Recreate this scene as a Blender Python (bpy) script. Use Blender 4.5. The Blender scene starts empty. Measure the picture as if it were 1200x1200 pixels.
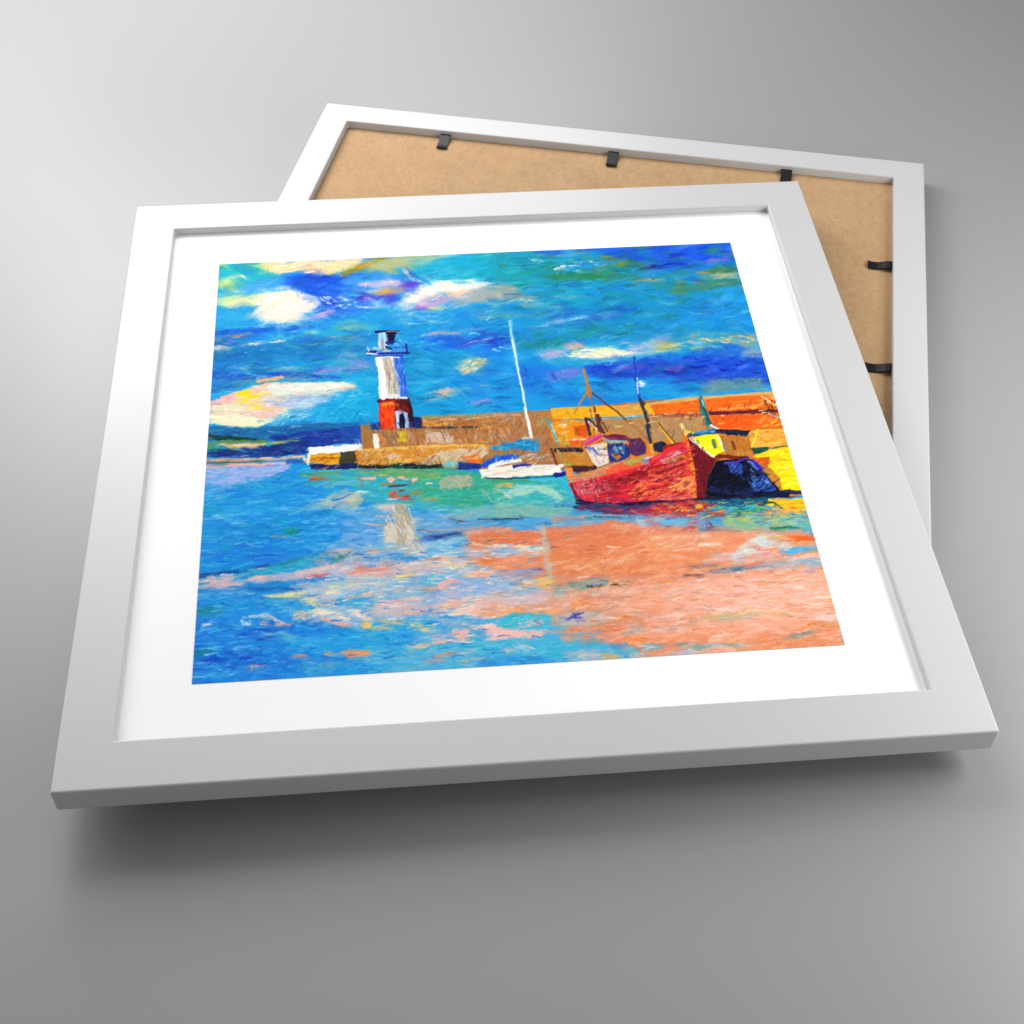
import bpy, bmesh, math, random
import numpy as np
from mathutils import Matrix, Vector

# ---------------------------------------------------------------- basics
S = 0.17                      # metres per unit: half the side of a frame
T = 0.0695                    # thickness of a moulding
BACK_W, FRONT_W = 0.0964, 0.1194   # rail width seen from the back / front
BACK_D, FRONT_D = 0.0266, 0.0215   # depth of the board / of the mat
scene = bpy.context.scene
col = scene.collection


def link(name, mesh, mat=None, parent=None):
    o = bpy.data.objects.new(name, mesh)
    col.objects.link(o)
    if mat is not None:
        o.data.materials.append(mat)
    if parent is not None:
        o.parent = parent
    return o


def from_bm(name, bm, mat, parent=None, smooth=False):
    bmesh.ops.recalc_face_normals(bm, faces=bm.faces[:])
    me = bpy.data.meshes.new(name)
    bm.to_mesh(me)
    bm.free()
    if smooth:
        for p in me.polygons:
            p.use_smooth = True
    return link(name, me, mat, parent)


# ---------------------------------------------------------------- materials
def new_mat(name):
    m = bpy.data.materials.new(name)
    m.use_nodes = True
    nt = m.node_tree
    b = nt.nodes["Principled BSDF"]
    return m, nt, b


def N(nt, kind, **kw):
    n = nt.nodes.new(kind)
    for k, v in kw.items():
        n.inputs[k].default_value = v
    return n


def lacquer(name, c, rough, spec):
    m, nt, b = new_mat(name)
    tc = N(nt, "ShaderNodeTexCoord")
    n1 = N(nt, "ShaderNodeTexNoise", Scale=900.0, Detail=3.0)
    nt.links.new(tc.outputs["Object"], n1.inputs["Vector"])
    bp = N(nt, "ShaderNodeBump", Strength=0.03, Distance=0.0002)
    nt.links.new(n1.outputs["Fac"], bp.inputs["Height"])
    nt.links.new(bp.outputs["Normal"], b.inputs["Normal"])
    n2 = N(nt, "ShaderNodeTexNoise", Scale=40.0, Detail=4.0)
    nt.links.new(tc.outputs["Object"], n2.inputs["Vector"])
    mr = N(nt, "ShaderNodeMapRange")
    mr.inputs["To Min"].default_value = rough - 0.03
    mr.inputs["To Max"].default_value = rough + 0.03
    nt.links.new(n2.outputs["Fac"], mr.inputs["Value"])
    nt.links.new(mr.outputs["Result"], b.inputs["Roughness"])
    b.inputs["Base Color"].default_value = (c, c, c, 1)
    b.inputs["Specular IOR Level"].default_value = spec
    return m


def board_mat():
    m, nt, b = new_mat("fibreboard")
    tc = N(nt, "ShaderNodeTexCoord")
    mp = N(nt, "ShaderNodeMapping")
    mp.inputs["Scale"].default_value = (1.0, 0.55, 1.0)
    mp.inputs["Rotation"].default_value = (0, 0, 0.5)
    nt.links.new(tc.outputs["Object"], mp.inputs["Vector"])
    a = N(nt, "ShaderNodeTexNoise", Scale=330.0, Detail=5.0, Roughness=0.65, Distortion=1.2)
    nt.links.new(mp.outputs["Vector"], a.inputs["Vector"])
    c = N(nt, "ShaderNodeTexNoise", Scale=45.0, Detail=3.0)
    nt.links.new(tc.outputs["Object"], c.inputs["Vector"])
    r = N(nt, "ShaderNodeValToRGB")
    e = r.color_ramp.elements
    e[0].position, e[0].color = 0.28, (0.315, 0.185, 0.088, 1)
    e[1].position, e[1].color = 0.74, (0.525, 0.335, 0.178, 1)
    k = r.color_ramp.elements.new(0.5)
    k.color = (0.425, 0.266, 0.137, 1)
    nt.links.new(a.outputs["Fac"], r.inputs["Fac"])
    mx = nt.nodes.new("ShaderNodeMix")
    mx.data_type = "RGBA"
    mx.blend_type = "OVERLAY"
    mx.inputs["Factor"].default_value = 0.22
    nt.links.new(r.outputs["Color"], mx.inputs[6])
    nt.links.new(c.outputs["Fac"], mx.inputs[7])
    mb = nt.nodes.new("ShaderNodeMix")
    mb.data_type = "RGBA"
    mb.inputs["Factor"].default_value = 0.45
    mb.inputs[7].default_value = (0.425, 0.266, 0.137, 1)
    nt.links.new(mx.outputs[2], mb.inputs[6])
    nt.links.new(mb.outputs[2], b.inputs["Base Color"])
    b.inputs["Roughness"].default_value = 0.75
    b.inputs["Specular IOR Level"].default_value = 0.2
    bp = N(nt, "ShaderNodeBump", Strength=0.12, Distance=0.0004)
    nt.links.new(a.outputs["Fac"], bp.inputs["Height"])
    nt.links.new(bp.outputs["Normal"], b.inputs["Normal"])
    return m


def paper_mat():
    m, nt, b = new_mat("mat_card")
    tc = N(nt, "ShaderNodeTexCoord")
    n = N(nt, "ShaderNodeTexNoise", Scale=1500.0, Detail=2.0)
    nt.links.new(tc.outputs["Object"], n.inputs["Vector"])
    bp = N(nt, "ShaderNodeBump", Strength=0.04, Distance=0.0002)
    nt.links.new(n.outputs["Fac"], bp.inputs["Height"])
    nt.links.new(bp.outputs["Normal"], b.inputs["Normal"])
    b.inputs["Base Color"].default_value = (0.95, 0.95, 0.95, 1)
    b.inputs["Roughness"].default_value = 0.9
    b.inputs["Specular IOR Level"].default_value = 0.1
    return m


def print_mat():
    m, nt, b = new_mat("printed_painting")
    at = nt.nodes.new("ShaderNodeAttribute")
    at.attribute_name = "pigment"
    nt.links.new(at.outputs["Color"], b.inputs["Base Color"])
    b.inputs["Roughness"].default_value = 0.8
    b.inputs["Specular IOR Level"].default_value = 0.08
    return m


def floor_mat():
    m, nt, b = new_mat("studio_floor")
    tc = N(nt, "ShaderNodeTexCoord")
    n = N(nt, "ShaderNodeTexNoise", Scale=250.0, Detail=3.0)
    nt.links.new(tc.outputs["Object"], n.inputs["Vector"])
    bp = N(nt, "ShaderNodeBump", Strength=0.02, Distance=0.0003)
    nt.links.new(n.outputs["Fac"], bp.inputs["Height"])
    nt.links.new(bp.outputs["Normal"], b.inputs["Normal"])
    b.inputs["Base Color"].default_value = (FLOOR_C, FLOOR_C, FLOOR_C, 1)
    b.inputs["Roughness"].default_value = FLOOR_R
    b.inputs["Specular IOR Level"].default_value = FLOOR_S
    return m


def clip_mat():
    m, nt, b = new_mat("black_metal")
    tc = N(nt, "ShaderNodeTexCoord")
    n = N(nt, "ShaderNodeTexNoise", Scale=600.0, Detail=2.0)
    nt.links.new(tc.outputs["Object"], n.inputs["Vector"])
    mr = N(nt, "ShaderNodeMapRange")
    mr.inputs["To Min"].default_value = 0.32
    mr.inputs["To Max"].default_value = 0.5
    nt.links.new(n.outputs["Fac"], mr.inputs["Value"])
    nt.links.new(mr.outputs["Result"], b.inputs["Roughness"])
    b.inputs["Base Color"].default_value = (0.006, 0.006, 0.008, 1)
    b.inputs["Specular IOR Level"].default_value = 0.28
    return m


FLOOR_C, FLOOR_R, FLOOR_S = 0.295, 0.38, 0.5
FRAME_C, FRAME_R, FRAME_S = 0.52, 0.35, 0.5
M_FRAME = lacquer("white_lacquer", FRAME_C, FRAME_R, FRAME_S)
M_BOARD, M_MAT, M_PRINT, M_FLOOR, M_CLIP = board_mat(), paper_mat(), print_mat(), floor_mat(), clip_mat()


# ---------------------------------------------------------------- shapes
def ring(profile, bevel):
    """square moulding: the profile (half side, height) swept round four mitres"""
    bm = bmesh.new()
    loops = []
    for (h, z) in profile:
        loops.append([bm.verts.new((sx * h * S, sy * h * S, z * S)) for sx, sy in ((1, 1), (-1, 1), (-1, -1), (1, -1))])
    n = len(loops)
    for i in range(n):
        a, b = loops[i], loops[(i + 1) % n]
        for k in range(4):
            bm.faces.new((a[k], a[(k + 1) % 4], b[(k + 1) % 4], b[k]))
    bmesh.ops.recalc_face_normals(bm, faces=bm.faces[:])
    # soften every edge except the flat mitre joints
    es = [e for e in bm.edges if len(e.link_faces) == 2 and e.calc_face_angle(0) > 0.3]
    bmesh.ops.bevel(bm, geom=es, offset=bevel * S, segments=3, profile=0.5, affect="EDGES", clamp_overlap=True)
    return bm


def slab(hx, hy, z0, z1, bevel=0.0):
    bm = bmesh.new()
    bmesh.ops.create_cube(bm, size=1.0)
    for v in bm.verts:
        v.co = Vector((v.co.x * 2 * hx * S, v.co.y * 2 * hy * S, (z0 + (v.co.z + 0.5) * (z1 - z0)) * S))
    if bevel:
        bmesh.ops.bevel(bm, geom=bm.edges[:], offset=bevel * S, segments=2, affect="EDGES")
    return bm


def moulding():
    # z = 0 is the face, -T the back; the rabbet is wider at the back
    f, b = 1 - FRONT_W, 1 - BACK_W
    step = -(FRONT_D + 0.002)
    return ring([(1, 0), (1, -T), (b, -T), (b, step), (f, step), (f, 0)], 0.0045)


def picture_frame(label, group):
    root = bpy.data.objects.new("picture_frame", None)
    root.empty_display_size = 0.05
    col.objects.link(root)
    root["label"] = label
    root["category"] = "picture frame"
    root["group"] = group
    return root


def clip_bm():
    """flat spring point: leaves the rail at the origin, runs along -x and steps down onto the board"""
    prof = [(0.012, 0.0135), (-0.008, 0.0138), (-0.018, 0.012), (-0.030, 0.0085), (-0.042, 0.0055), (-0.052, 0.0046), (-0.064, 0.0058), (-0.073, 0.0085)]
    th, hw = 0.0042, 0.0175
    bm = bmesh.new()
    rows = []
    for (x, z) in prof:
        rows.append([bm.verts.new((x * S, y * S, zz * S)) for y, zz in ((-hw, z), (hw, z), (hw, z - th), (-hw, z - th))])
    for a, b in zip(rows, rows[1:]):
        for k in range(4):
            bm.faces.new((a[k], a[(k + 1) % 4], b[(k + 1) % 4], b[k]))
    bm.faces.new(rows[0])
    bm.faces.new(rows[-1][::-1])
    bmesh.ops.recalc_face_normals(bm, faces=bm.faces[:])
    es = [e for e in bm.edges if e.calc_face_angle(0) > 0.9]
    bmesh.ops.bevel(bm, geom=es, offset=0.0011 * S, segments=2, affect="EDGES")
    return bm


# ---------------------------------------------------------------- floor
bm = bmesh.new()
for x, y in ((-4, -4), (4, -4), (4, 4), (-4, 4)):
    bm.verts.new((x, y, 0))
bm.faces.new(bm.verts[:])
fl = from_bm("floor", bm, M_FLOOR)
fl["kind"] = "structure"

# ---------------------------------------------------------------- the frame lying on its face
back = picture_frame("white frame lying face down underneath, brown board and black clips showing",
                     "pair of white square picture frames")
back.location = (0, 0, T * S)
# turned over: what is up now is the back of the moulding
fb = moulding()
for v in fb.verts:
    v.co.z = -T * S - v.co.z
    v.co.x = -v.co.x
from_bm("frame", fb, M_FRAME, back)
from_bm("backing_board", slab(1 - BACK_W - 0.0006, 1 - BACK_W - 0.0006, -BACK_D - 0.018, -BACK_D), M_BOARD, back)
CB = 1 - BACK_W
spots = [(-0.565, CB, 90), (0.0, CB, 90), (0.565, CB, 90), (CB, 0.454, 0), (CB, -0.02, 0)]
clip = from_bm("retaining_clip", clip_bm(), M_CLIP, back)
for i, (x, y, a) in enumerate(spots):
    o = clip
    if i:
        o = clip.copy()
        col.objects.link(o)
        o.parent = back
    o.location = (x * S, y * S, -BACK_D * S)
    o.rotation_euler = (0, 0, math.radians(a))

# ---------------------------------------------------------------- the frame with the print, leaning on it
front = picture_frame("white frame facing up on top, harbour painting with lighthouse inside a white mat",
                      "pair of white square picture frames")
REL_R = ((0.96455048, -0.26340343, 0.01615578),
         (0.2636835, 0.96442745, -0.01872695),
         (-0.01064834, 0.0223231, 0.9996941))
REL_T = (-0.10603633, -0.56441862, 0.09538156 + T)
front.matrix_world = Matrix.Translation(Vector(REL_T) * S) @ Matrix(REL_R).to_4x4()
from_bm("frame", moulding(), M_FRAME, front)
from_bm("mat", slab(1 - FRONT_W + 0.012, 1 - FRONT_W + 0.012, -FRONT_D - 0.012, -FRONT_D), M_MAT, front)
from_bm("backing_board", slab(1 - BACK_W - 0.0006, 1 - BACK_W - 0.0006, -T + BACK_D, -T + BACK_D + 0.006), M_BOARD, front)

QUAD = [(-0.746, 0.7351), (0.7423, 0.7369), (0.7302, -0.7348), (-0.7318, -0.7336)]   # corners of the print

MARKS = """
# ---- underpainting (tile 0: photo pixels)
0 P 1f9bdc 3 | 215,270 1000,270 1000,540 215,560
0 P 1d92dc 2 | 215,545 1000,545 1000,810 215,810
0 B 1aa6c8 90 26 -2 .9 | 560,320
0 B 1590c8 120 24 -2 .8 | 720,345 690,370
0 B 1a6fdc 60 22 -2 .8 | 395,345
0 B 17a9de 70 30 0 .9 | 420,465 520,430
0 B 1b8fe0 120 30 -3 .9 | 560,450
0 B 1a60e0 80 20 -3 .8 | 860,430 800,300
0 B 1f8ad2 60 20 -3 .8 | 290,420
0 B 1b9edb 120 26 -2 .8 | 650,470
0 D 1f8fe0,1aa5dc,2277dc,35aee0,1c86c8 420 26 3.2 -3 | 225,285 900,275 930,460 235,500
0 D 2a9be6,1f84e0,35b0e8,1878d8,53b9ea 360 30 2.6 -3 | 215,560 420,560 520,640 400,800 215,810
0 P 8fb0d6 12 | 330,690 420,675 520,650 640,650 660,700 620,760 420,745 300,720
0 P e6946e 10 | 535,645 570,628 700,612 950,622 985,756 780,772 700,745 640,735 560,712 590,680 560,660
0 P e8a48c 10 | 740,690 970,670 985,740 760,750
0 P 52b4dc 9 | 380,735 560,715 700,745 740,775 380,800
0 P 2a88de 10 | 232,690 330,690 420,745 400,795 225,802
0 P c8b0b4 9 | 400,675 520,655 540,690 420,700
0 P 3fb0b4 8 | 400,555 680,560 690,600 560,610 430,590
0 P 5aa4d4 10 | 400,600 560,605 700,600 940,600 960,625 700,615 520,640 420,660
0 P 4a9ec8 10 | 640,585 950,585 950,618 650,612
# glazes
0 G 1478ae 90 8 -3 .8 | 300,420 350,412
0 G 12a8d8 34 26 0 .8 | 430,470
0 G 14a4d8 40 30 0 .7 | 500,450 520,480
0 G 1a9cb4 60 16 -3 .8 | 640,338 560,330
0 G 1c7470 70 8 -3 .75 | 690,322 640,318
0 G 207868 40 7 0 .7 | 640,405 600,400
0 G 1b86d8 60 22 -4 .8 | 830,360 880,385
0 G 1c50d0 110 12 -3 .85 | 790,432 860,440
0 G 1a78d8 70 18 -3 .7 | 700,470 620,440
0 G 1c8cc0 80 16 -3 .7 | 700,385 780,395
0 G 1868d4 40 20 -3 .7 | 380,345
0 G 1d90d8 60 20 -3 .7 | 560,395 480,385
0 G 1b84cc 90 12 0 .7 | 300,570 290,620
0 G 1c74d4 70 14 -3 .7 | 300,655 280,775 330,765
0 G 24a4dc 60 10 -3 .7 | 320,600 400,720
# ---- tile 1: sky, upper left
1 P 21b0c0 5 | 215,170 470,165 660,260 560,330 420,350 210,310
1 P 2e9fb4 4 | 300,175 450,168 460,210 420,235 330,215
1 D 1cb6c6,32c0cc,1a98b0,5fcfc8 26 9 1.8 -4 | 215,215 440,210 640,260 440,330 215,290
1 P e8e46c 5 | 228,182 295,180 290,205 240,212
1 P e3e870 7 | 450,178 560,170 640,235 560,228 480,205
1 P f7d09c 4 | 505,166 1195,138 1165,185 1090,220 985,262 900,248 800,228 720,232 640,250 575,222 540,200
1 S f9e2bc 2 1 .4 | 640,245 740,228
1 S f8e6c4 4 2 .4 | 960,250 1090,215 1180,165
1 B f3c58a 20 4 -3 .6 | 780,190
1 P 4aa6dc 6 | 440,310 640,260 760,300 700,380 560,385 380,395 300,370
1 D 3fa0e0,57aee4,2f94d8,6fb6e8 30 11 2 -6 | 360,330 640,275 700,370 420,390
1 P 2f7fe0 9 | 640,270 850,240 1000,262 1260,225 1320,340 1250,420 1290,520 1080,540 940,500 890,400 760,370 650,330
1 P 1657d8 8 | 690,270 850,245 1000,262 1150,240 1090,300 1120,360 1040,400 1190,470 1120,520 1000,480 940,470 890,400 760,350 690,320
1 D 1248d0,1e66e4,2b7ae8,1a52d6 44 12 2.2 -8 | 700,270 1200,240 1200,540 940,450
1 P 3f95e4 6 | 1060,290 1200,255 1200,340 1090,345
1 S 102fa8 3 1 .5 | 840,265 960,275 1060,262
1 P d8e06a 7 | 218,300 300,275 330,320 300,345 218,350
1 S f4e2bc 5 3 .3 | 250,290 380,258 405,275
1 S cfe08c 3 2 .5 | 230,330 360,300
1 D c9dc7a,e4e79a,62bfae,2fae9c 20 9 1.3 -10 | 215,340 390,300 390,360 215,400
1 P d9e6a6 7 | 400,400 570,385 570,440 500,480 380,480 290,490 215,480 215,420 320,395
1 P f6dcae 6 | 300,460 440,410 450,450 400,475 300,490
1 D 8fcf9a,f4e6a8,e9eec0,6cc0a0 24 9 1.2 -8 | 215,400 560,390 540,470 215,480
1 P f9ebd4 6 | 470,440 540,395 640,380 725,362 900,420 930,462 865,515 760,575 690,590 600,602 545,590 440,535 490,490
1 S ffffff 3 2 .6 | 700,352 800,375 910,425 930,460 840,520
1 S fdf6e6 3 2 .3 | 560,390 720,365
1 D fff4e2,f6e4c4,fbe6d6,f3eadf 40 12 1.8 -12 | 500,420 720,380 890,440 740,560 560,580
1 S e9a9b8 2 1 .4 | 770,405 880,418
1 S cfe4b0 2.5 1.5 .4 | 560,470 730,445
0 D fff8ec,f4e8d8,e4f0f0,f8dcd0 60 8 1.2 -14 | 285,375 310,340 350,338 385,358 350,378 320,388
1 S fbfbf6 3 2 .4 | 445,535 560,595 640,600
1 P dba4d8 5 | 780,580 880,550 930,520 1040,498 1020,530 930,565 850,578
1 S ffe9e6 2.5 1.2 .4 | 700,610 760,575 860,560
1 S ffffff 2.5 1 .45 | 440,630 560,600
1 P 2ba2da 8 | 205,500 440,490 470,560 420,640 200,650
1 D 2f9cdc,48b4dc,1f8cd0,6bc4d6 34 11 2 -5 | 200,500 440,500 560,620 200,650
1 D ffffff,e8f4f4 9 5 1.1 10 | 950,400 1120,420 1180,490 1090,470
1 D 3f93e2,2a7fe0,68aef0,1a5fd8 36 12 2.2 -6 | 560,600 860,560 1200,480 1200,600 600,680
1 S 1658d0 8 4 .25 | 210,672 420,655 620,640 880,625
1 D 1a5cd4,1f74dc,2f8fe0 22 13 2.2 -4 | 205,640 900,620 900,680 205,720
1 S e3a87c 3 1.5 .35 | 195,712 300,690 440,668
1 S 1334ba 3 1.5 .35 | 250,708 380,700 480,690
1 S c49ad8 3 2 .4 | 240,735 320,725
1 P e9d6bc 6 | 192,745 250,740 330,745 290,790 192,800
1 S f8efce 3.5 3 .12 | 375,752 500,738 690,712
1 S fbf4d8 2 1 .3 | 330,755 420,745
1 S 2ca6d8 7 6 .3 | 640,690 800,670 1180,650
1 D 1aa2cc,35b2d6,1590c0,57bccc 40 14 2.2 -4 | 640,660 1200,580 1200,740 700,790
1 P 5fb6b4 8 | 1010,610 1200,570 1200,640 1060,650
1 S eae896 4 3 .3 | 835,668 885,662
1 S e69c7a 2.4 1.2 .35 | 680,785 800,770 860,745 960,740
1 S f2b4a4 2 1 .3 | 860,748 940,742
1 S e5a482 2.4 1 .4 | 940,708 1000,700 1080,688
1 S 177fc4 10 9 .2 | 200,850 420,830 800,800 1160,740
1 D 1480bc,1b8fc8,116fb0,2898cc 44 16 2.4 -5 | 195,810 800,770 1180,720 1180,830 700,880 195,900
1 B 1d66dc 15 6 -3 .9 | 890,840
1 P 53a9d4 8 | 990,830 1200,770 1200,900 1040,880
1 S e6dcb4 3 2 .3 | 330,905 405,930
1 S 8fc0bc 3 2 .35 | 420,900 620,930 840,915
1 S d9c4aa 1.6 1 .5 | 640,918 830,912
1 S 2f9fd6 5 3 .3 | 420,945 700,950 1000,920
1 S d8a0b8 2 1.5 .5 | 890,900 1010,905
1 S 9a8fd8 5 4 .4 | 880,940 1050,930 1190,910
1 S 1a45c8 7 3 .25 | 185,960 420,985 640,960 860,965 1080,990
1 D 1540c4,1b5ed4,2a78dc,1a50cc 40 12 2 -2 | 180,930 640,950 900,950 640,1000 180,1040
1 S 1b6ec0 8 6 .25 | 170,1070 300,1040 420,1020
1 D 2a78a8,1c70bc,3a90b8,2f8f98 24 11 2 -10 | 170,1010 400,1000 380,1050 170,1110
1 S efae68 4 3 .25 | 405,1022 470,1020
1 S eeb274 5 3 .2 | 490,1014 580,1000 665,985
1 S e8a878 2.5 1 .35 | 700,990 800,995 885,992
1 S 1b3ec0 2 1 .4 | 900,985 980,985
# ---- tile 2: sky above the lighthouse
2 P b9b884 7 | 190,165 330,130 760,110 700,170 560,215 420,200 330,235 190,225
2 P f5d7a6 5 | -10,140 160,130 120,190 0,235
2 S c78a2c 6 3 .2 | 20,242 110,205 190,165 230,130
2 S 8a8a30 5 3 .3 | 10,250 120,215 210,165 320,130
2 S eaa33c 3.5 2 .2 | 130,205 200,170
2 D b4b67c,9fb08c,c9bf80,7fa88c,cfc490 50 9 1.7 -20 | 190,190 340,140 700,115 680,160 430,220 330,245 180,235
2 D d0b45c,b89a40 14 5 1.2 -8 | 180,225 370,215 380,240 190,240
2 D 4fb0c4,62b8a8,28a8cc 22 12 2.2 -5 | 480,150 720,110 720,180 500,220
2 P 1fa8cc 7 | 500,190 780,110 1200,92 1200,300 1000,290 800,280 600,290 500,250
2 D 1cb0cc,18a0cc,2fbccc,1590b4,4ac4d4 74 15 2.4 -4 | 520,190 800,115 1200,100 1200,310 600,285
2 D 1c9680,2aa684 22 12 2.4 -4 | 980,110 1190,100 1190,180 980,180
2 D 5accd8,7ad6dc 14 14 1.3 -4 | 560,240 1000,220 1000,270 560,270
2 P 3b8fe0 8 | -10,270 400,250 470,330 400,440 -10,520
2 D 2d82e0,4f9fe4,1a66d8,6aace0 54 11 2 -8 | -10,270 420,250 430,420 -10,520
2 P b4b6dc 6 | 105,320 180,290 280,285 420,300 400,335 250,345 130,335
2 S dfc2d4 4 3 .3 | 120,320 240,325 410,300
2 S e5c0cc 5 3 .2 | 445,225 470,260 490,280
2 S 6f4fd0 9 7 .2 | 430,340 490,320 530,310
2 D 5f3fc8,7a52d8,4a3cc8,3b5ad8 26 8 2 -40 | 430,320 560,270 540,370 440,370
2 S 4060d8 3 2 .3 | 460,205 510,280
2 P e3b264 5 | 195,385 250,365 340,345 420,335 430,385 330,392 230,398
2 S f0c8a4 2.5 1.5 .4 | 180,380 260,365
2 S c8983c 2.5 1 .3 | 260,385 420,365
2 S 5f35c4 6 4 .2 | 120,430 240,420 370,405
2 D 4a3cd0,2f52d8,6a3cc4,1a48d0 34 9 2 -10 | 60,420 380,400 430,400 400,480 60,500
2 S dba7a4 2 1 .4 | 160,418 210,420
2 S 6fc4ec 6 4 .3 | 250,460 290,430
2 S ffffff 3 2 .4 | -10,410 40,440
2 S dceaf4 3.4 1.4 .5 | 120,488 220,485 340,480
2 P fdf1e0 5 | 365,500 430,450 480,385 525,400 540,345 640,320 760,295 900,290 1010,295 1045,320 980,345 880,380 720,370 700,410 560,440 480,470
2 S ffffff 4 3 .45 | 390,495 470,400 520,410
2 S ffffff 3.4 2.4 .5 | 550,335 740,300 1000,295
2 S ffffff 3 2 .3 | 500,285 560,300
0 G d8dce4 22 5 -8 .5 | 560,345 585,352
0 G e8e4dc 18 4 -20 .5 | 478,362
0 D ffffff,f4ece4,dce8f0,c8b8d8 50 8 1.2 -25 | 455,365 490,338 560,328 600,345 540,362 480,368
2 D fffaf2,f8e6d4,fdf2e6,f3dcc8 36 9 1.8 -30 | 450,440 560,340 900,295 980,320 700,390
2 D 50b4c8,2f9fc8 8 5 1.5 0 | 800,300 880,300 880,330 800,320
2 P f6c4a4 5 | 725,375 860,360 885,400 860,420 750,405
2 P b79cd0 6 | 540,440 700,400 760,420 720,460 640,480 540,480
2 S b04fc8 5 3 .2 | 530,480 600,500
2 S e9d8dc 4 3 .3 | 520,455 600,460
2 S f2e87c 3.5 1.5 .3 | 620,490 740,492
2 D c8b0cc,b9b0b4,cfa0c8,e4d4cc 30 9 1.8 50 | 560,430 860,420 800,480 600,480
2 P a6aaa8 7 | 760,430 900,400 1100,390 1060,440 920,460 800,470
2 P 9fa3aa 6 | 890,370 980,340 1190,340 1195,400 1050,430 900,400
2 D a9b0ac,8fa4b0,c0b8a8,7f9fb0,b8aca0 54 9 1.5 80 | 890,370 1195,345 1195,410 900,440
2 S ffffff 2 1 .5 | 1020,310 1130,325
2 D 28a4cc,1f98d4,4ab4d8,62c0d8 80 16 2 -1 | -10,540 400,500 900,490 1200,430 1200,560 600,620 -10,640
2 D 1a70d0,2a88dc,1462c4 50 13 2.2 8 | 500,520 1000,490 1190,530 1180,720 700,580
2 P b2a898 7 | 940,560 1010,520 1120,540 1080,575 980,585
2 S 9fae9c 2.5 2 .4 | 1140,545 1200,540
2 S c8dcec 2.4 1 .6 | 480,530 620,590 780,600
2 D ffffff,e8f0f4 10 5 1.1 15 | 470,540 640,580 780,590 660,600
2 D 3aa0b8,5fb4b0,48a8c8 30 15 2 -2 | -10,600 240,580 240,660 -10,660
2 S c8b48c 2 1 .6 | 20,640 180,600
2 D 2a9fd4,1b8fcc,17a4d4 40 16 2.4 -3 | 420,620 800,580 820,680 480,700
2 S a9a8c8 4 2.5 .35 | 580,685 700,670 830,670
2 S cfa8b0 2 1 .4 | 640,670 740,665
2 S 8f9ccc 3 2 .4 | 820,650 1000,640
2 P 1a5fd4 8 | 560,700 900,690 1180,720 1180,780 900,800 600,740
2 D 1b70dc,1f84e0,1a5cd0,2b90e4 54 13 2.2 0 | 540,690 900,690 1000,760 620,800
2 D 2038b0,1a2fa8,3a48c0 26 7 2 -20 | 920,690 1060,640 1200,690 1180,760 900,760
2 S 3848c0 4 2 .3 | 840,755 940,740 1060,710
2 S c9cce0 1.8 1 .5 | 860,750 1060,705
2 D 6fae9c,8aa8a8,9cacb8 36 14 2 -3 | -10,690 240,690 240,800 -10,900
2 S cfa0b8 2 1 .5 | 90,710 240,705
2 S b8a4d8 5 4 .3 | 20,910 120,900 240,915
2 D a894d4,c0a8d8,8f9cd8,7fb0d8 26 11 2 -2 | -10,860 240,870 240,930 -10,950
2 D 1aa4e0,19b0e4,2fb8e4,189cdc 60 14 2.4 30 | -10,930 240,930 250,1200 -10,1200
2 B d8dcd8 13 5 3 .95 | 25,1045
2 S e6e2d4 4 2 .4 | 0,1040 90,1045
2 D 169ede,1c92dc,28a8e0,1288d4 110 14 2.4 -12 | 480,780 900,800 1180,800 1190,1190 490,1190
2 P 1c86e0 8 | 900,760 1190,800 1190,940 980,900
2 P f4dfa8 5 | 790,920 860,860 960,840 1030,850 1000,900 930,950 870,965
2 P e8bc80 4 | 900,880 1000,850 1010,880 940,910
2 D fff2c8,f4e4a8,e9c080,ffffff 24 6 1.5 -30 | 790,930 900,860 1030,850 940,940 860,970
2 D d8eef4,ffffff 8 5 1.1 0 | 720,930 800,910 800,950 740,950
2 B e8b8a4 14 5 -10 .95 | 730,1085
2 P f3b488 4 | 690,1095 730,1065 765,1090 720,1115
2 D c8c8bc,9fc0cc,d8ccb8 20 8 1.6 -15 | 580,1095 680,1080 760,1130 590,1160
2 S f0e0b8 3 1.5 .3 | 790,1085 880,1062
2 D ffffff,e8f0f0 8 4 1 -10 | 840,1070 980,1040 960,1060
2 S f2bc80 3 2 .2 | 980,1040 1050,1038
2 S a48fd4 5 3 .4 | 920,1160 1050,1140
2 D 1c7fe0,2a8fe4 30 14 2.2 -8 | 780,1000 1190,960 1190,1190 780,1190
# ---- tile 3: sky, middle
3 P 1c9cac 8 | -10,160 400,140 420,280 200,400 -10,400
3 D 1a8f84,1fa08c,1a9ab8,2aa8b8,1788a0 90 16 2.4 -3 | -10,160 600,135 900,320 880,400 200,440 -10,380
3 P 2065d8 7 | 260,150 450,140 500,165 400,175 300,170
3 P 1a5cd4 7 | 500,140 860,110 1200,105 1200,200 1000,215 860,190 700,165
3 D 1a52d0,2068dc,1c44c4,2f80dc,34805c 54 12 2.2 -3 | 520,140 1200,108 1200,190 880,190
3 S 6a9a94 3 2 .4 | 280,175 500,178 680,150
3 D 2f8f5c,4a8c4c,1c8474,648c3c 60 13 2.4 -4 | 380,180 880,190 960,260 940,330 640,340 400,330
3 P 1d8fdc 6 | 400,250 540,235 800,240 760,270 600,290 500,285
3 S ffffff 2.4 1.5 .35 | 265,213 330,218
3 S e8f4fc 3 1.5 .5 | 520,215 580,240
3 S c8dcc8 2.6 1.4 .5 | 580,235 690,205 750,200
3 S e4f0f0 2 1 .5 | 660,203 730,200
3 S b4d0e8 4 3 .25 | 430,250 510,275
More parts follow.
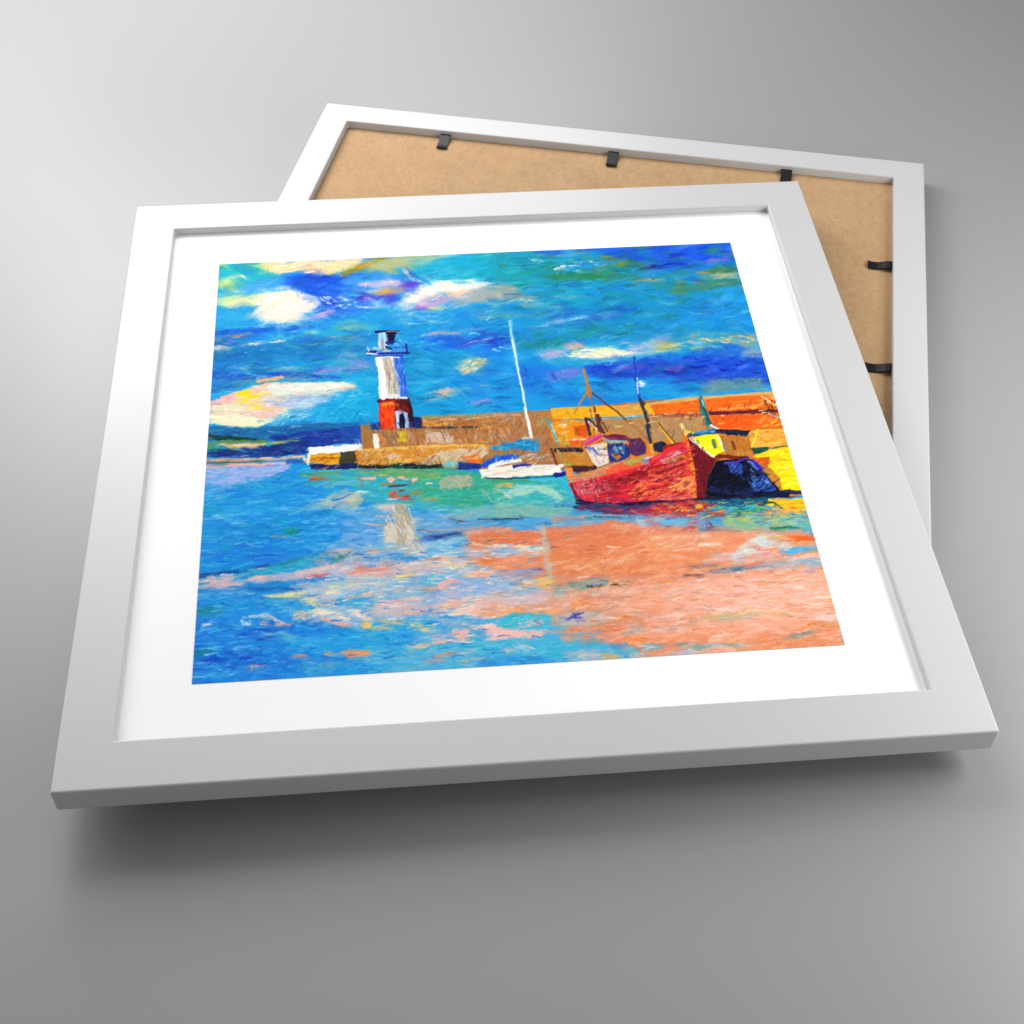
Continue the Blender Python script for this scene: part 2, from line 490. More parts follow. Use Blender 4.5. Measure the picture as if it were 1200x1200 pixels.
3 S ffffff 2 1 .4 | 570,285 640,290
3 S a8c8ec 3 2 .3 | 700,262 780,245
3 S 6a8c3c 5 3 .3 | 600,300 740,270 880,240 930,210
3 S 7a8430 5 3 .35 | 760,185 860,210 900,260
3 S 2a8454 8 5 .3 | 420,325 660,335 900,330
3 D 3a8450,6a8838,208468 26 11 2.4 -5 | 640,300 960,220 1000,330 880,380 640,350
3 D 182a80,10205c,2a5c3c 24 8 2 8 | 950,230 1180,240 1180,280 1040,280
3 S b8b084 4 2 .3 | 970,352 1080,352 1180,345
3 S d8b464 2 1 .4 | 1060,352 1170,345
3 D 1a84dc,2094d8,1a9cc8 60 15 2.4 -3 | 520,350 960,390 1190,370 1200,520 1000,540
3 D 1a8c90,24948c 34 16 2.6 -4 | 740,430 1020,440 1000,540 760,510
3 P 18a0c8 8 | 100,400 560,400 560,460 300,470 230,440
3 P a8a89c 6 | -10,390 60,380 160,410 240,470 220,495 120,490 -10,480
3 D b4aca0,94a0a4,c4b8a4,7f94a0,d8cfc0 44 9 1.4 70 | -10,395 80,390 230,470 200,495 -10,480
3 S ffffff 2.2 1 .5 | -10,390 70,385
3 S 98a49c 4 2 .35 | 240,480 380,462 440,470
3 S 84b4a8 3 1.5 .35 | 440,470 620,470 740,485
3 P f0b48c 5 | 150,520 240,505 280,550 220,545
3 S f8e4c8 2.5 1.5 .4 | 100,500 240,495 340,520
3 D 8fd0c8,b8dcc4,5cc0cc,d8c8a8 26 9 1.7 -3 | 280,510 500,520 480,555 290,560
3 D 4ab8d0,2aa4d0,78c8d8 24 11 1.8 -3 | 300,480 620,480 600,530 320,530
3 D 9fa8a8,b0aca4,c4b8ac 20 9 1.5 -3 | -10,490 120,510 60,600 -10,600
3 S a0aa94 4 3 .3 | 60,605 160,600 270,600
3 S d4b088 2 1 .4 | 60,620 230,600
3 S 1588bc 6 4 .3 | 40,560 120,540 240,560
3 P 1a50d4 8 | 360,570 560,560 800,540 1000,520 1000,590 800,640 700,650 600,600 400,600
3 D 1c54d4,1a44c4,2868dc,2a7cd8 54 12 2.2 -4 | 340,560 800,540 980,530 800,640 480,620
3 D d8ecf4,a8d4ec 9 5 1.2 -6 | 280,590 400,570 420,600 290,640
3 S b4b0d8 5 3 .25 | 330,685 420,665 500,640
3 S e8e4f0 2.5 1 .4 | 410,660 500,635
3 S ffffff 3.2 2 .25 | 535,632 590,620 650,608
3 S 5c50d0 5 3 .3 | 560,668 700,620 800,600
3 S 4a60d4 5 3 .3 | 230,705 330,690
3 S c88cb8 2 1 .4 | 240,690 320,680
3 S 6848c8 2 1.5 .3 | 240,720 290,705
3 D 5a5cd4,4a74d8,6a60cc 20 11 2 -8 | 600,640 880,560 860,620 640,680
3 D 1a98c0,1c8cc8,209cb4,187cc4 110 18 2.4 -3 | 320,700 1190,540 1190,740 900,790 400,780
3 D 28a08c,2a8c80 26 18 2.6 -6 | 460,720 1100,660 1100,720 500,760
3 D 1a8484,1a8c78,209490 40 14 2.6 -14 | 160,800 480,740 480,800 220,850
3 D 1f90dc,1878c8,2ca0e0 40 13 2.4 60 | 130,680 340,700 330,800 170,820
3 D 2030a4,1c44c0,2a50c0 22 7 2 40 | -10,740 100,740 110,820 -10,820
3 P c0b0d4 6 | 310,885 380,840 480,840 530,790 620,790 620,830 520,860 440,900 360,910
3 S f0b8a0 4 3 .25 | 500,835 560,825
3 S f2b868 4 3 .2 | 545,830 610,815
3 P f3eab4 5 | 470,890 560,870 640,850 760,830 900,850 1000,870 880,890 700,905 560,910
3 D f6f0c0,e8e8a0,fff8dc,cfe4c0,a8d4cc 60 11 1.6 -3 | 440,900 620,820 900,840 1000,870 700,910
3 S ffffff 2.5 1.5 .4 | 540,910 760,905 900,885
3 S 48a8c8 4 3 .3 | 640,830 760,800 880,830
3 S 208cbc 2.5 1.5 .3 | 610,860 680,862
3 P b0a4d4 6 | 900,850 1000,820 1120,760 1200,760 1200,800 1080,840 980,870
3 S d8c0a0 2.5 1 .4 | 870,800 1000,795
3 D b8b0d8,a49cd4,cfc8dc,7fb0d4 26 10 1.8 -12 | 900,840 1190,760 1190,800 960,860
3 P e0c468 5 | 1090,850 1130,820 1200,790 1200,860 1130,870
3 S f0e8c0 2.5 1.5 .4 | 900,890 1000,880 1120,880
3 D 28a0cc,38acd4,1f90c4,50b8d4 36 16 2.2 -3 | 320,910 800,915 700,950 340,960
3 P 6a80d4 6 | 360,1010 500,985 610,980 610,1020 520,1060 370,1075
3 P 2048c8 7 | 620,960 900,930 1200,900 1200,1000 1000,1050 760,1050 640,1030
3 D 1f44c4,2458d4,1838b0,2c6cd8 54 12 2.2 -2 | 600,960 1200,900 1200,990 760,1050
3 S 7a50d0 5 4 .2 | 890,985 960,970 1060,965
3 S b04cc4 1.8 1 .5 | 900,975 1040,965
3 D 1c90e0,1a80d8,2ca4e4,1a9cd0 90 15 2.4 40 | -10,860 130,880 180,1200 -10,1200
3 D 2058d0,1c78dc,2c94e4,3048c0 50 12 2.4 70 | 200,950 380,960 600,1190 230,1190
3 D 2a2ca8,2440b8 12 6 1.8 70 | 180,980 230,980 240,1060 200,1060
3 D 1a94d8,22a0dc,1a84d4,38a8d0 90 14 2.4 8 | 420,1070 960,1060 1190,1050 1190,1190 420,1190
# ---- tile 4: sky, upper right
4 P 1c56d8 7 | -10,120 690,85 735,240 560,240 400,260 200,230 -10,200
4 D 1a4cd0,2064dc,1838bc,2a78e0,1c54d8 90 13 2.2 -4 | -10,120 690,90 730,235 420,260 -10,190
4 P 2a7c8c 6 | 490,150 560,110 640,110 580,150
4 S 40806c 4 2 .3 | 0,118 160,112
4 S 0f2a9c 3 2 .3 | 160,270 240,240 380,235
4 S 12206c 5 3 .3 | 40,250 120,270 170,262
4 D 2c6a3c,4a7430,2a7458 20 8 2 5 | -10,200 140,240 120,260 -10,240
4 S 8a50d8 4 3 .2 | 530,215 620,215
4 S 9a5cdc 5 4 .2 | 600,215 650,205 700,170
4 S c87cd0 1.5 1 .4 | 540,218 600,205
4 P 3c7c48 7 | 540,280 600,250 735,235 750,300 640,300 560,300
4 D 4a7c38,2c8060,6a7c30,1c7474 40 12 2.4 -3 | 520,290 740,240 760,300 560,310
4 P 9cae94 6 | 490,330 560,305 750,298 760,330 640,335 540,345
4 D a8b49c,8ca890,b8b890,7a9c88 34 10 1.5 -2 | 500,330 750,300 765,335 540,345
4 P 4a8460 7 | 380,400 500,360 770,340 790,390 640,400 500,420
4 D 5a8450,3c8470,7a8438,2c7c80 40 12 2.2 -3 | 360,400 780,345 780,390 480,430
4 S b07c20 3.5 2 .25 | 450,375 510,345 540,305
4 S c88c2c 2.5 1.5 .3 | 470,300 540,300
4 P 2084e4 6 | 360,330 420,300 490,320 470,365 400,360
4 D 2a8874,308070,2a7c98 26 13 2.2 2 | 100,330 320,290 520,270 380,320
4 S b4aa80 4 2 .3 | 0,355 100,352 230,345
4 S 9cae9c 4 3 .35 | 310,345 360,365
4 P 5c7c38 7 | 270,470 290,390 360,370 400,400 430,420 380,450 300,475
4 D 6c7c2c,4a8048,8a7c28,2c8070 34 10 2.2 -10 | 260,460 300,390 420,410 560,400 560,430 380,480
4 D 1c8ccc,1a84dc,2898d0,1a94c0,1c7cc8 170 16 2.6 -6 | -10,400 260,480 600,430 800,400 880,720 300,760 -10,780
4 D 1a88b8,2a8cb0,1c80a4 34 16 2.6 10 | 180,480 480,470 300,640 0,500
4 D a8d4e8,68b8e0 6 4 1 -60 | 220,510 320,490 310,540 230,530
4 D 2aa4d8,2298cc 30 18 2 -2 | 300,640 840,560 860,720 400,720
4 P b4b094 7 | 330,760 440,720 560,740 700,740 880,730 905,820 800,830 640,800 500,790 400,775
4 D c0b090,a8ac9c,ccb888,98a8a4,b8a884 70 13 1.8 4 | 340,760 460,725 880,735 905,820 640,800
4 S f0c078 4 2 .2 | 440,765 520,770
4 S ffffff 2.2 1 .5 | 430,800 540,800 660,800
4 P 9ca0dc 6 | 0,830 120,790 200,745 300,760 240,790 140,820
4 P e2b850 5 | 140,850 200,800 320,795 360,810 300,850 200,860
4 S f4dc90 2.5 1.5 .3 | 180,820 260,800 330,815
4 S d49838 2.5 1.5 .3 | 240,805 340,800
4 S f0c468 4 2 .2 | 430,840 520,835 470,860
4 S e0e0c0 2.5 1.5 .4 | 0,880 160,860 340,850
4 P 1c50d4 7 | 360,880 520,840 700,810 900,860 990,1100 760,1040 600,1050 440,1000
4 D 1c48cc,2058dc,2a6ce0,1838b4,3a80e4 110 12 2.2 6 | 160,900 520,850 700,815 910,880 980,1050 600,1050 200,960
4 P 8ca4b8 6 | 750,850 900,830 935,900 840,900
4 D a4acb4,8ca0b8,c0b4a8,7098c8 24 9 1.6 8 | 640,860 900,840 930,900 680,900
4 S 102494 5 3 .2 | 240,1005 350,1020 400,975 540,970
4 S 8a60c8 5 5 .15 | 270,985 360,975
4 D 141f7c,1c2c94 10 7 2 -5 | 250,1000 390,970 500,980 340,1030
4 D 1f8cc4,2a98d0,1a80c4 60 16 2.4 -2 | -10,1050 400,1040 520,1070 480,1190 -10,1190
4 S 1c44c4 5 2 .3 | 370,1060 440,1060 490,1090
4 S 1c3cb8 1.8 1 .5 | 360,1130 490,1140
4 P 5c8c98 8 | 510,1100 560,1050 720,1060 880,1050 960,1120 700,1140 520,1150
4 D 6c8c94,4c90a8,78948c,3c8cb4 40 14 2.2 -3 | 500,1060 900,1060 960,1120 500,1160
4 S f0e450 2 2 .1 | 905,1060 905,1085
4 S f2bc58 1.2 1 .2 | 930,1130 985,1125
0 G 1894c0 110 20 -3 .45 | 640,370 760,350 840,400
0 G 1888bc 100 16 -3 .45 | 330,415 500,430
0 D 1878b4,1c8ca8,2498a4,1a6cb8,18a0b0 170 24 3 -3 | 560,300 880,290 905,400 600,420
0 D 1f9cc8,34b4dc,1c7cc4,1a68c8,50b8d8 150 22 3 -4 | 240,390 430,390 560,420 560,470 420,450 240,450
0 D 1c70c0,1a64b8,2080cc 70 26 3 -3 | 235,400 430,390 430,425 240,435
0 D 0c5c8c,14609c,1a5c74,104c94,1c6c8c 150 22 2 -4 | 230,385 420,385 560,430 700,440 900,400 900,440 700,465 560,490 240,450
0 D 1a6c74,14647c,2c7448,1c5c94,3c7c50 130 20 2.2 -4 | 600,300 880,292 900,360 760,400 620,400
0 D 3cb4d8,5cc4dc,28a4d8,4cb0e4 110 16 1.6 -5 | 420,340 900,320 900,390 560,470 420,470
0 D 1c2c9c,2c3cb4,143480,5048c0 60 13 1.6 -8 | 690,420 905,425 925,450 700,450
0 D 1c40b8,2850c8,1a3094 40 14 1.6 -10 | 340,325 440,325 430,370 370,370
0 D f4ecd8,e8e4c8,d8d4e0 40 9 1.1 -8 | 660,408 760,405 850,400 850,412 700,422
0 M 1500 20 4.5 -5 .10 9 4 12 .5 | 215,290 900,270 950,470 800,480 560,500 240,510
0 L .7 8 | 225,285 900,270 950,490 800,470 560,485 440,500 235,525
0 M 1500 8 1.6 -8 .12 4 2.5 22 .5 | 215,290 900,270 950,470 800,480 560,500 240,510
# ---- tile 5: glow, hills and quay end on the left
5 P f4d0b0 6 | 165,200 260,160 360,120 460,80 640,60 1080,55 1180,90 1040,130 900,170 740,240 640,300 420,370 160,350
5 P f0b4ac 5 | 165,195 240,155 320,140 350,185 240,230 165,215
5 D e9a4a8,f4c0b0,e0a0b4,f8d4c0 26 9 1.7 -20 | 165,200 330,140 340,190 180,230
5 P ffd90c 4 | 325,150 380,115 430,105 440,140 500,150 500,180 440,190 400,210 360,180
5 P f6c4a8 5 | 450,90 560,75 600,100 500,130 445,135
5 S f4e080 4 2 .3 | 500,145 590,125
5 P e4e8d8 6 | 560,90 760,65 1080,62 1180,85 1000,110 760,140 600,150
5 D ffffff,f0ece0,e4e8e4,d8e4e8,f6e8d4 54 13 1.8 -2 | 460,90 760,65 1160,75 900,130 600,130
5 P a4bce0 7 | 640,210 740,160 900,150 1000,180 860,240 700,240
5 D 94b4e0,b0b8dc,8cc4e4,a8a8d8,78b8e0 44 12 2 -6 | 520,190 800,140 1040,160 900,230 640,250
5 P e6e4c0 6 | 165,225 360,205 420,230 380,260 165,260
5 S ffe048 6 4 .12 | 430,240 500,240
5 S ffd820 4 3 .15 | 455,255 500,235
5 P f0b8ac 6 | 440,290 500,250 620,215 660,245 600,290 490,315
5 D f4ccb0,f8e4c0,f0b8b0,e4d8c8,f8f0cc 60 13 1.7 8 | 165,270 420,260 660,230 620,310 300,330 160,310
5 P f6f0c4 6 | 160,290 340,290 520,330 640,310 520,370 400,382 160,350
5 D f8f2cc,ecf0c8,d8e8d0,f8ecd0 44 14 1.6 6 | 160,290 520,320 600,340 400,380 160,350
5 D b8e0dc,94d4e0,6cc8e4,d4e8dc 44 13 1.7 -25 | 520,360 680,260 860,230 860,300 680,350
0 G b8dce8 30 6 -4 .5 | 380,462 350,478
0 D f4ece0,e4ecec,c4e0ec,f8e4cc,d4c4e0 70 13 1.4 -5 | 270,470 330,452 412,452 380,468 330,490 260,500
5 D 28b4e0,1cacdc,3cc0e4,20a0d4 80 14 2.4 -40 | 860,300 880,220 1190,100 1200,350 1000,340
5 P 1c68a4 5 | 148,370 300,372 460,385 700,360 860,345 1200,345 1200,500 840,560 640,480 148,460
5 D 1c74a8,1a5c98,2484b0,184c90,2a8cac 90 14 2.2 0 | 148,370 460,385 1180,350 1180,380 700,440 148,450
5 P 1a3a98 6 | 560,440 860,400 1200,370 1200,500 860,540 640,500
5 D 1c3ca4,182c80,2450b0,1a3490 60 12 2.2 -3 | 520,450 1200,370 1200,490 860,530
5 S 12402c 5 4 .2 | 145,450 320,450 480,470
5 D 103c34,184c4c,0c2c38 24 11 2 4 | 148,430 480,460 460,475 148,465
5 S 5c8c3c 4 3 .25 | 150,500 240,480 440,475 560,485
5 P ecb470 5 | 190,490 330,490 480,492 560,505 470,520 330,525 250,515
5 S f4d0a0 3 2 .3 | 330,505 470,500 560,495
5 S e08c50 2 1 .4 | 440,520 540,510
5 D 3c8450,54a058,7cac50 16 8 1.6 -3 | 148,485 250,475 200,540 148,540
5 S 78a860 3 1.5 .35 | 560,495 680,475 780,470
5 S d8b468 2 1 .4 | 600,495 690,480
5 S 2c7c58 4 3 .3 | 148,530 250,545 330,530
5 P 16307c 6 | 140,550 300,535 480,520 560,510 840,480 840,560 640,580 400,590 140,590
5 D 142c74,1c4494,2458ac,102060,2c70b0 60 11 2 0 | 140,545 520,515 840,500 840,560 400,590 140,590
5 S e8a888 3 2 .2 | 135,605 360,605 560,605 820,585
5 S f8d8b0 2 1.2 .4 | 400,600 620,590 820,580
5 S 4c7068 3 2.5 .25 | 135,625 340,622 540,612
5 S c49468 1.5 1 .4 | 135,618 400,612
5 S f4b4a8 4.5 3 .15 | 130,660 300,645 520,640 720,630
5 S e09890 1.5 1 .4 | 140,650 330,640
5 S 2c64b0 5 4 .2 | 700,622 820,615
5 S f4e8d8 3 2 .2 | 820,600 850,640
5 S 3c5c90 2 1.5 .3 | 560,648 610,650
5 P a0b0e8 6 | 128,670 400,655 720,645 640,720 520,760 380,790 122,805
5 D 98b0e4,a8b8ec,7cb0e4,b0b4e4,60b0e4 70 16 2.2 -3 | 128,670 720,650 600,740 400,790 122,800
5 D 30b4e4,24a8e0,48bce8,1c9cd8 54 16 2.4 -6 | 380,790 660,700 860,650 860,760 500,860
5 D c8c0dc,94b8e4,e4d8e0 14 9 1.4 8 | 122,830 240,820 300,870 220,880 125,850
5 D 1c94d8,209cdc,1884cc,2aa4d8,1ca0c8 160 24 2.6 -3 | 118,870 480,830 860,780 860,960 700,1100 100,1190
5 D 20a8b4,28ac9c 14 16 2.6 0 | 118,930 260,930 260,970 118,970
5 D 1c70d4,1a7cdc 40 20 2.4 -3 | 110,1000 560,960 800,940 800,1090 110,1100
5 S 78c4ec 1.8 1 .45 | 180,1000 330,990 520,970 680,920
5 S a8d8f0 3 1 .4 | 180,1000 250,995
5 S 58bce8 1.6 1 .5 | 480,975 760,900 980,880
5 P 14a08c 7 | 660,1100 740,1070 790,1090 760,1130 680,1135
5 S f0b080 2.6 1.5 .2 | 600,1142 660,1148
5 S e8c0b0 1.6 1 .4 | 660,1148 800,1158
5 S 108060 2 1 .3 | 740,1090 760,1110
5 D 2498e4,1f84e0,58b4ec,88c8f0,3aa8e8 110 13 1.6 -3 | 840,980 1200,960 1200,1190 780,1190
5 D d0e4f4,ffffff 16 7 .9 -3 | 860,1000 1190,1000 1190,1150 900,1130
5 P 58b4ac 7 | 790,700 1000,680 1200,670 1200,800 1000,780 840,740
5 D 2cb0c4,3cb4a8,5cb48c,28a4d0 44 13 2 -2 | 780,690 1200,680 1200,800 900,780
5 S 6c9040 3 1.5 .3 | 790,710 1000,700 1190,690
5 S 3c94c8 5 4 .3 | 1080,705 1160,705
5 P d87020 4 | 865,725 920,720 915,755 870,765
5 S b06838 3 2.5 .3 | 925,740 960,745
5 S c0783c 3 2 .3 | 975,745 1050,745
5 S c8a040 2 1 .3 | 960,795 1020,795
5 P bcc4b0 6 | 930,900 1010,850 1080,815 1190,830 1190,960 1000,950 940,940
5 D c8c8b0,b0c0b4,ccc4b4,a0bcc0 34 10 2 -70 | 940,900 1080,820 1190,830 1190,950 960,940
5 P 8cc0d4 6 | 845,930 930,890 960,960 850,965
5 S 4ca0b0 1.6 1 .4 | 1010,945 1090,942
0 M 700 12 2 -2 .09 6 2 7 .6 | 240,470 440,455 420,520 360,535 235,560
0 M 700 24 2.6 -4 .09 9 3 6 .6 | 232,545 420,560 420,680 225,700
1 G fdf4e4 13 5 -6 .7 | 700,470
1 D fffaf0,fcf0dc,ffffff,f8e4d8 34 10 1.7 -10 | 500,420 740,375 900,440 740,550 560,560
2 G fdf4ea 15 4 -12 .6 | 640,350
2 D ffffff,fdf4ea,f8ece0 26 9 1.6 -22 | 480,410 600,330 960,305 720,360 520,450
1 D f4e8c8,e8dcc0,f8efd4 14 8 1.6 -6 | 400,745 690,710 690,725 420,765
1 D d8a880,c89478 8 9 1.4 -6 | 195,715 440,665 440,685 200,725
1 S eeb274 4 2.4 .25 | 490,1014 580,1000 665,985
2 D fff2c8,e9c080,f4e0b0 26 6 1.4 -30 | 790,930 900,860 1030,850 940,940 870,960
3 D f4f0c8,ffffff,e8e4a8,fff8e0 40 10 1.4 -4 | 470,895 640,845 980,855 1000,872 700,902
4 D d0c090,e2b850,f4dc90,c8b8a0 30 10 1.5 0 | 160,840 320,800 860,735 890,800 500,800 300,850
3 D ffffff,e8f4fc 12 7 1.2 -6 | 420,250 720,205 720,260 440,280
# ---- tile 5 quay end
5 P f8f4f0 4 | 845,515 960,515 1060,500 1190,495 1195,540 1070,550 1060,560 850,570
5 D ffffff,e8ecf4,f4e8e4 20 8 1.6 -3 | 850,515 1180,500 1180,540 850,560
5 S 48a0d4 3 2 .3 | 1030,505 1120,495
5 P e0a018 4 | 845,570 960,560 1065,555 1070,640 960,640 850,630
5 S b45c1c 5 3 .2 | 850,610 940,600 1010,590
5 D c87818,e8b020,a8581c,f0b828 24 8 1.8 -10 | 850,575 1065,560 1065,640 850,630
5 P f0e4c4 4 | 838,560 865,560 860,630 840,630
5 P 3c3c30 4 | 1068,550 1180,540 1190,640 1070,650
5 D 484030,2c2c34,605028 16 8 1.8 -60 | 1072,555 1175,545 1180,630 1072,640
5 P 1c2464 4 | 855,640 960,640 1060,645 1190,630 1190,670 1000,675 870,672
5 D 182058,c88448,283878 16 7 1.3 -20 | 870,645 1060,640 1060,668 880,668
5 P d88428 3 | 1172,540 1205,535 1205,660 1185,660
0 P ac7440 4 | 430,502 495,494 600,486 745,473 905,461 940,580 760,580 660,552 420,552 418,525
0 P d87c28 4 | 640,482 760,474 905,463 935,540 700,540 645,510
# ---- tile 6: lighthouse and pier
6 P 1c50a8 6 | -10,380 140,370 280,340 280,400 140,500 -10,490
6 D 1c44a4,2460b4,1a3c94 30 11 2.2 -5 | -10,385 260,350 140,500 -10,490
6 P f4f4f4 5 | -10,505 140,495 140,540 -10,545
6 P 45402c 4 | -10,555 100,545 110,630 -10,640
6 P 1c2458 4 | -10,630 115,630 115,665 -10,668
6 P b07040 3 | 565,312 900,290 1210,265 1210,380 800,385 568,375
6 S e8a040 7 4 .15 | 570,345 640,350 740,355
6 D b8743c,a8683c,c8844c,d09054,98704c 70 14 2 -4 | 570,315 1210,268 1210,375 570,372
6 S d4a474 3 2 .3 | 700,325 1000,310 1200,295
6 S 9c9464 4 2 .3 | 560,312 800,298 1170,275
6 D a89878,c49460,8c8c7c 20 13 1.5 -4 | 600,310 1190,270 1190,295 600,318
6 P 342c2c 3 | 500,385 700,372 960,370 1000,380 700,392
6 S 2c4c54 2 1.5 .3 | 560,382 800,378 950,378
6 P b07440 3 | 200,400 500,385 760,390 1210,365 1210,480 1020,495 540,500 280,520 200,500
6 D a87448,bc7c44,986848,c88c50,b08c70 90 11 2.2 80 | 200,400 1205,370 1205,480 540,500 210,510
6 P a8743c 3 | 130,365 200,355 215,420 205,530 150,530
6 S c48440 2 1 .3 | 145,380 150,500
6 P f4f0e0 4 | 215,425 250,420 268,470 265,525 235,525
6 S b0a040 3 2 .3 | 245,405 265,430
6 P d88440 4 | 268,430 330,420 320,500 275,510
6 P 94704c 4 | 300,415 390,410 390,500 310,505
6 S c88c30 2.5 2 .3 | 330,450 345,470
6 P ccb02c 4 | 390,405 460,400 465,480 395,480
6 S e0c848 3 2 .3 | 410,420 440,470
6 D dcb8a0,c89c7c,a86840 18 9 1.4 85 | 455,420 540,420 540,490 460,490
6 P d0bca8 5 | 590,440 650,415 760,415 790,490 680,490 600,480
6 D dcc8b8,c4a890,d8b8a8,b88c68 44 8 1.4 80 | 580,420 780,415 800,490 590,480
6 D d0b8a4,b48868,c8a890 40 9 1.3 85 | 930,410 1190,390 1190,470 940,480
6 S d88c40 3 2 .3 | 960,385 1190,375
6 P dc8c30 3 | 95,545 300,525 560,505 860,500 1050,505 1040,560 960,600 700,640 540,620 120,640
6 S f0bc50 4 2.5 .2 | 130,550 300,530 560,515 800,505 1000,505
6 D e09838,c87c30,e8b05c,b87438,d8a468 70 11 2 -4 | 100,545 600,510 640,610 130,635
6 D f0c868,e0a848 20 12 1.8 -3 | 250,610 530,590 540,625 250,625
6 P dcc0a4 5 | 295,590 340,555 420,565 400,590 320,600
6 P d8b898 5 | 140,570 190,560 180,600 150,600
6 P d4c0a4 5 | 610,580 700,545 1020,515 1030,570 880,580 740,610 620,620
6 D dcc8b4,c8b494,d4b890,b8a488,e0cfc0 80 9 1.8 -50 | 600,570 1030,520 1030,575 720,620
6 P a48c78 4 | 560,620 620,600 660,640 600,660
6 D a89070,c4a884 18 8 1.3 60 | 540,610 700,620 680,650 560,640
6 S e4702c 3 2 .2 | 860,590 960,575
6 P f06c20 4 | 880,610 990,595 970,635 900,635
6 P 14282c 4 | 115,640 240,650 340,645 400,628 500,632 560,650 700,635 715,670 540,675 340,670 120,665
6 D 102028,1c3c44,204c4c,0c1830 34 8 1.8 -4 | 120,645 700,640 700,670 120,665
6 P 7cc4c0 5 | 710,635 770,605 820,620 820,660 720,665
6 D 94ccc0,5cb4c0,b8dcd0 14 7 1.4 -10 | 715,635 820,610 820,660 720,660
6 P 1c3488 4 | 820,620 880,620 1000,640 980,670 830,675
6 D 1c2c74,2444a0 12 8 1.8 5 | 820,630 980,640 970,670 830,670
6 P a87c3c 4 | 1040,550 1200,535 1200,565 1050,580
6 S 48b0d4 5 4 .2 | 1060,525 1120,510 1200,515
6 S b8e0e8 2 1 .4 | 1080,520 1180,505
# lighthouse
6 P 1c2c64 3 | 500,300 560,310 568,380 480,385 470,330
6 P 1c3480 4 | 205,370 275,345 275,395 205,400
6 P c83418 3 | 262,190 300,168 400,170 400,390 275,388 265,300
6 P 5c1418 3 | 380,170 470,175 490,260 480,390 380,388
6 D 3c1014,701818,4c1c18 24 9 2 70 | 380,180 480,180 490,380 385,385
6 P f04414 4 | 270,220 320,200 370,240 370,380 280,385 272,300
6 D f85818,e03c14,d8341c,f07030 34 9 2 75 | 270,210 380,210 370,385 280,385
6 S f09438 4 3 .25 | 300,215 350,205 400,220
6 S 401418 4 3 .2 | 262,195 330,165 470,178
6 S 7c1c1c 3 2 .25 | 270,190 380,178
6 S 2c1018 5 5 .15 | 470,190 485,260 490,330
6 P a8c4f0 3 | 375,270 410,255 465,275 475,340 470,385 385,385 390,330
6 P 10102c 2 | 408,290 430,278 448,300 450,385 410,383
6 S d8e4f8 2 1.5 .2 | 385,270 400,330 400,380
6 S 8cb8f0 2 2 .2 | 460,290 470,380
6 S 0c0c24 2 2 .1 | 430,280 432,380
2 P f0ece8 3 | 248,835 390,832 415,850 438,930 470,1140 265,1130 262,1010
2 P 2c6cdc 3 | 362,850 412,845 436,930 468,1135 412,1125 388,980
2 P b4a898 4 | 290,850 340,845 380,920 400,1020 410,1110 350,1100 310,960
2 D 3c80e8,1c54d0,68a4f0,2c70dc 24 11 2 80 | 370,870 425,850 460,1120 420,1120
2 D c4b8a4,a49480,dcd4c8,8c7c6c,e8e4e0 50 11 1.3 82 | 290,860 350,850 400,1100 320,1100
2 D 9cb0e0,7c98e0,b8c4e4 16 9 1.6 82 | 350,850 385,850 425,1120 400,1120
2 D 1c48c0,2c5cd4 14 9 1.6 82 | 405,850 430,850 472,1130 450,1130
2 S ffffff 8 7 .15 | 262,850 285,960 290,1120
2 D f0f0f4,ffffff,e0dcd8 20 12 2 85 | 255,850 290,850 310,1120 270,1120
2 S 7c746c 1.2 1 .4 | 300,860 340,960 335,1090
2 S 645c58 1 1 .5 | 330,900 345,1000
2 S 2c44b0 2 2 .2 | 250,835 330,830 430,832
2 S dce4f4 2.5 2 .3 | 360,1120 460,1130
2 P c8d8f0 3 | 258,670 310,665 325,800 262,800
2 P 10103c 2 | 315,660 385,660 370,740 330,735
2 S 28287c 4 3 .2 | 320,740 380,735
2 S 8cc8f0 5 4 .2 | 285,680 290,790
2 S 1c1848 3 1.5 .2 | 240,662 320,655 405,655
2 S c07c50 1.5 1 .3 | 320,658 400,658
2 S a88c80 2 2 .2 | 285,720 295,800
2 P 3c90e0 3 | 195,785 455,780 460,812 198,818
2 D 70b4ec,2878d8,d8ecf8,e8d878 22 6 1.6 10 | 190,770 330,770 330,810 195,810
2 S 182c8c 4 3 .15 | 190,805 240,800
2 S 1c2c94 2.5 2.5 .15 | 185,825 300,815 475,812
2 S 142480 2.5 2 .15 | 455,750 465,820
2 S 2c48b0 2 1.5 .2 | 380,770 460,775
2 S c8e0f4 1.6 1.4 .4 | 182,772 192,800
2 S e8f4fc 2 1.5 .3 | 180,815 250,820
2 S 101850 3 2 .2 | 315,770 350,780
2 D 5cb4ec,88c8f0 12 6 1.6 40 | 390,680 450,740 440,770 370,770
# ---- tile 6 water
6 P 3ca888 6 | 60,690 340,670 720,665 960,690 1200,740 1200,900 960,930 720,940 560,860 400,700
6 P 6cac6c 6 | 100,690 300,675 660,680 720,740 440,740 250,720
6 D 74ac74,58a468,88b080,4c9c7c 44 12 2 -1 | 60,690 640,675 720,750 400,720
6 D 2cb4c4,28a0dc,44bcd4,2c8cd8 70 13 2 -2 | -10,680 100,700 560,780 600,880 -10,900
6 D 28ac98,3cb0a4,2ca4b8,5cb88c,209890 90 13 2.2 -2 | 560,760 1000,740 1190,780 1150,900 760,930 600,880
6 S f0b4a4 4 4 .15 | 150,735 230,738
6 P f4b4a8 4 | 310,740 350,725 385,745 340,765
6 P f4b0a0 4 | 390,735 430,720 480,745 440,755
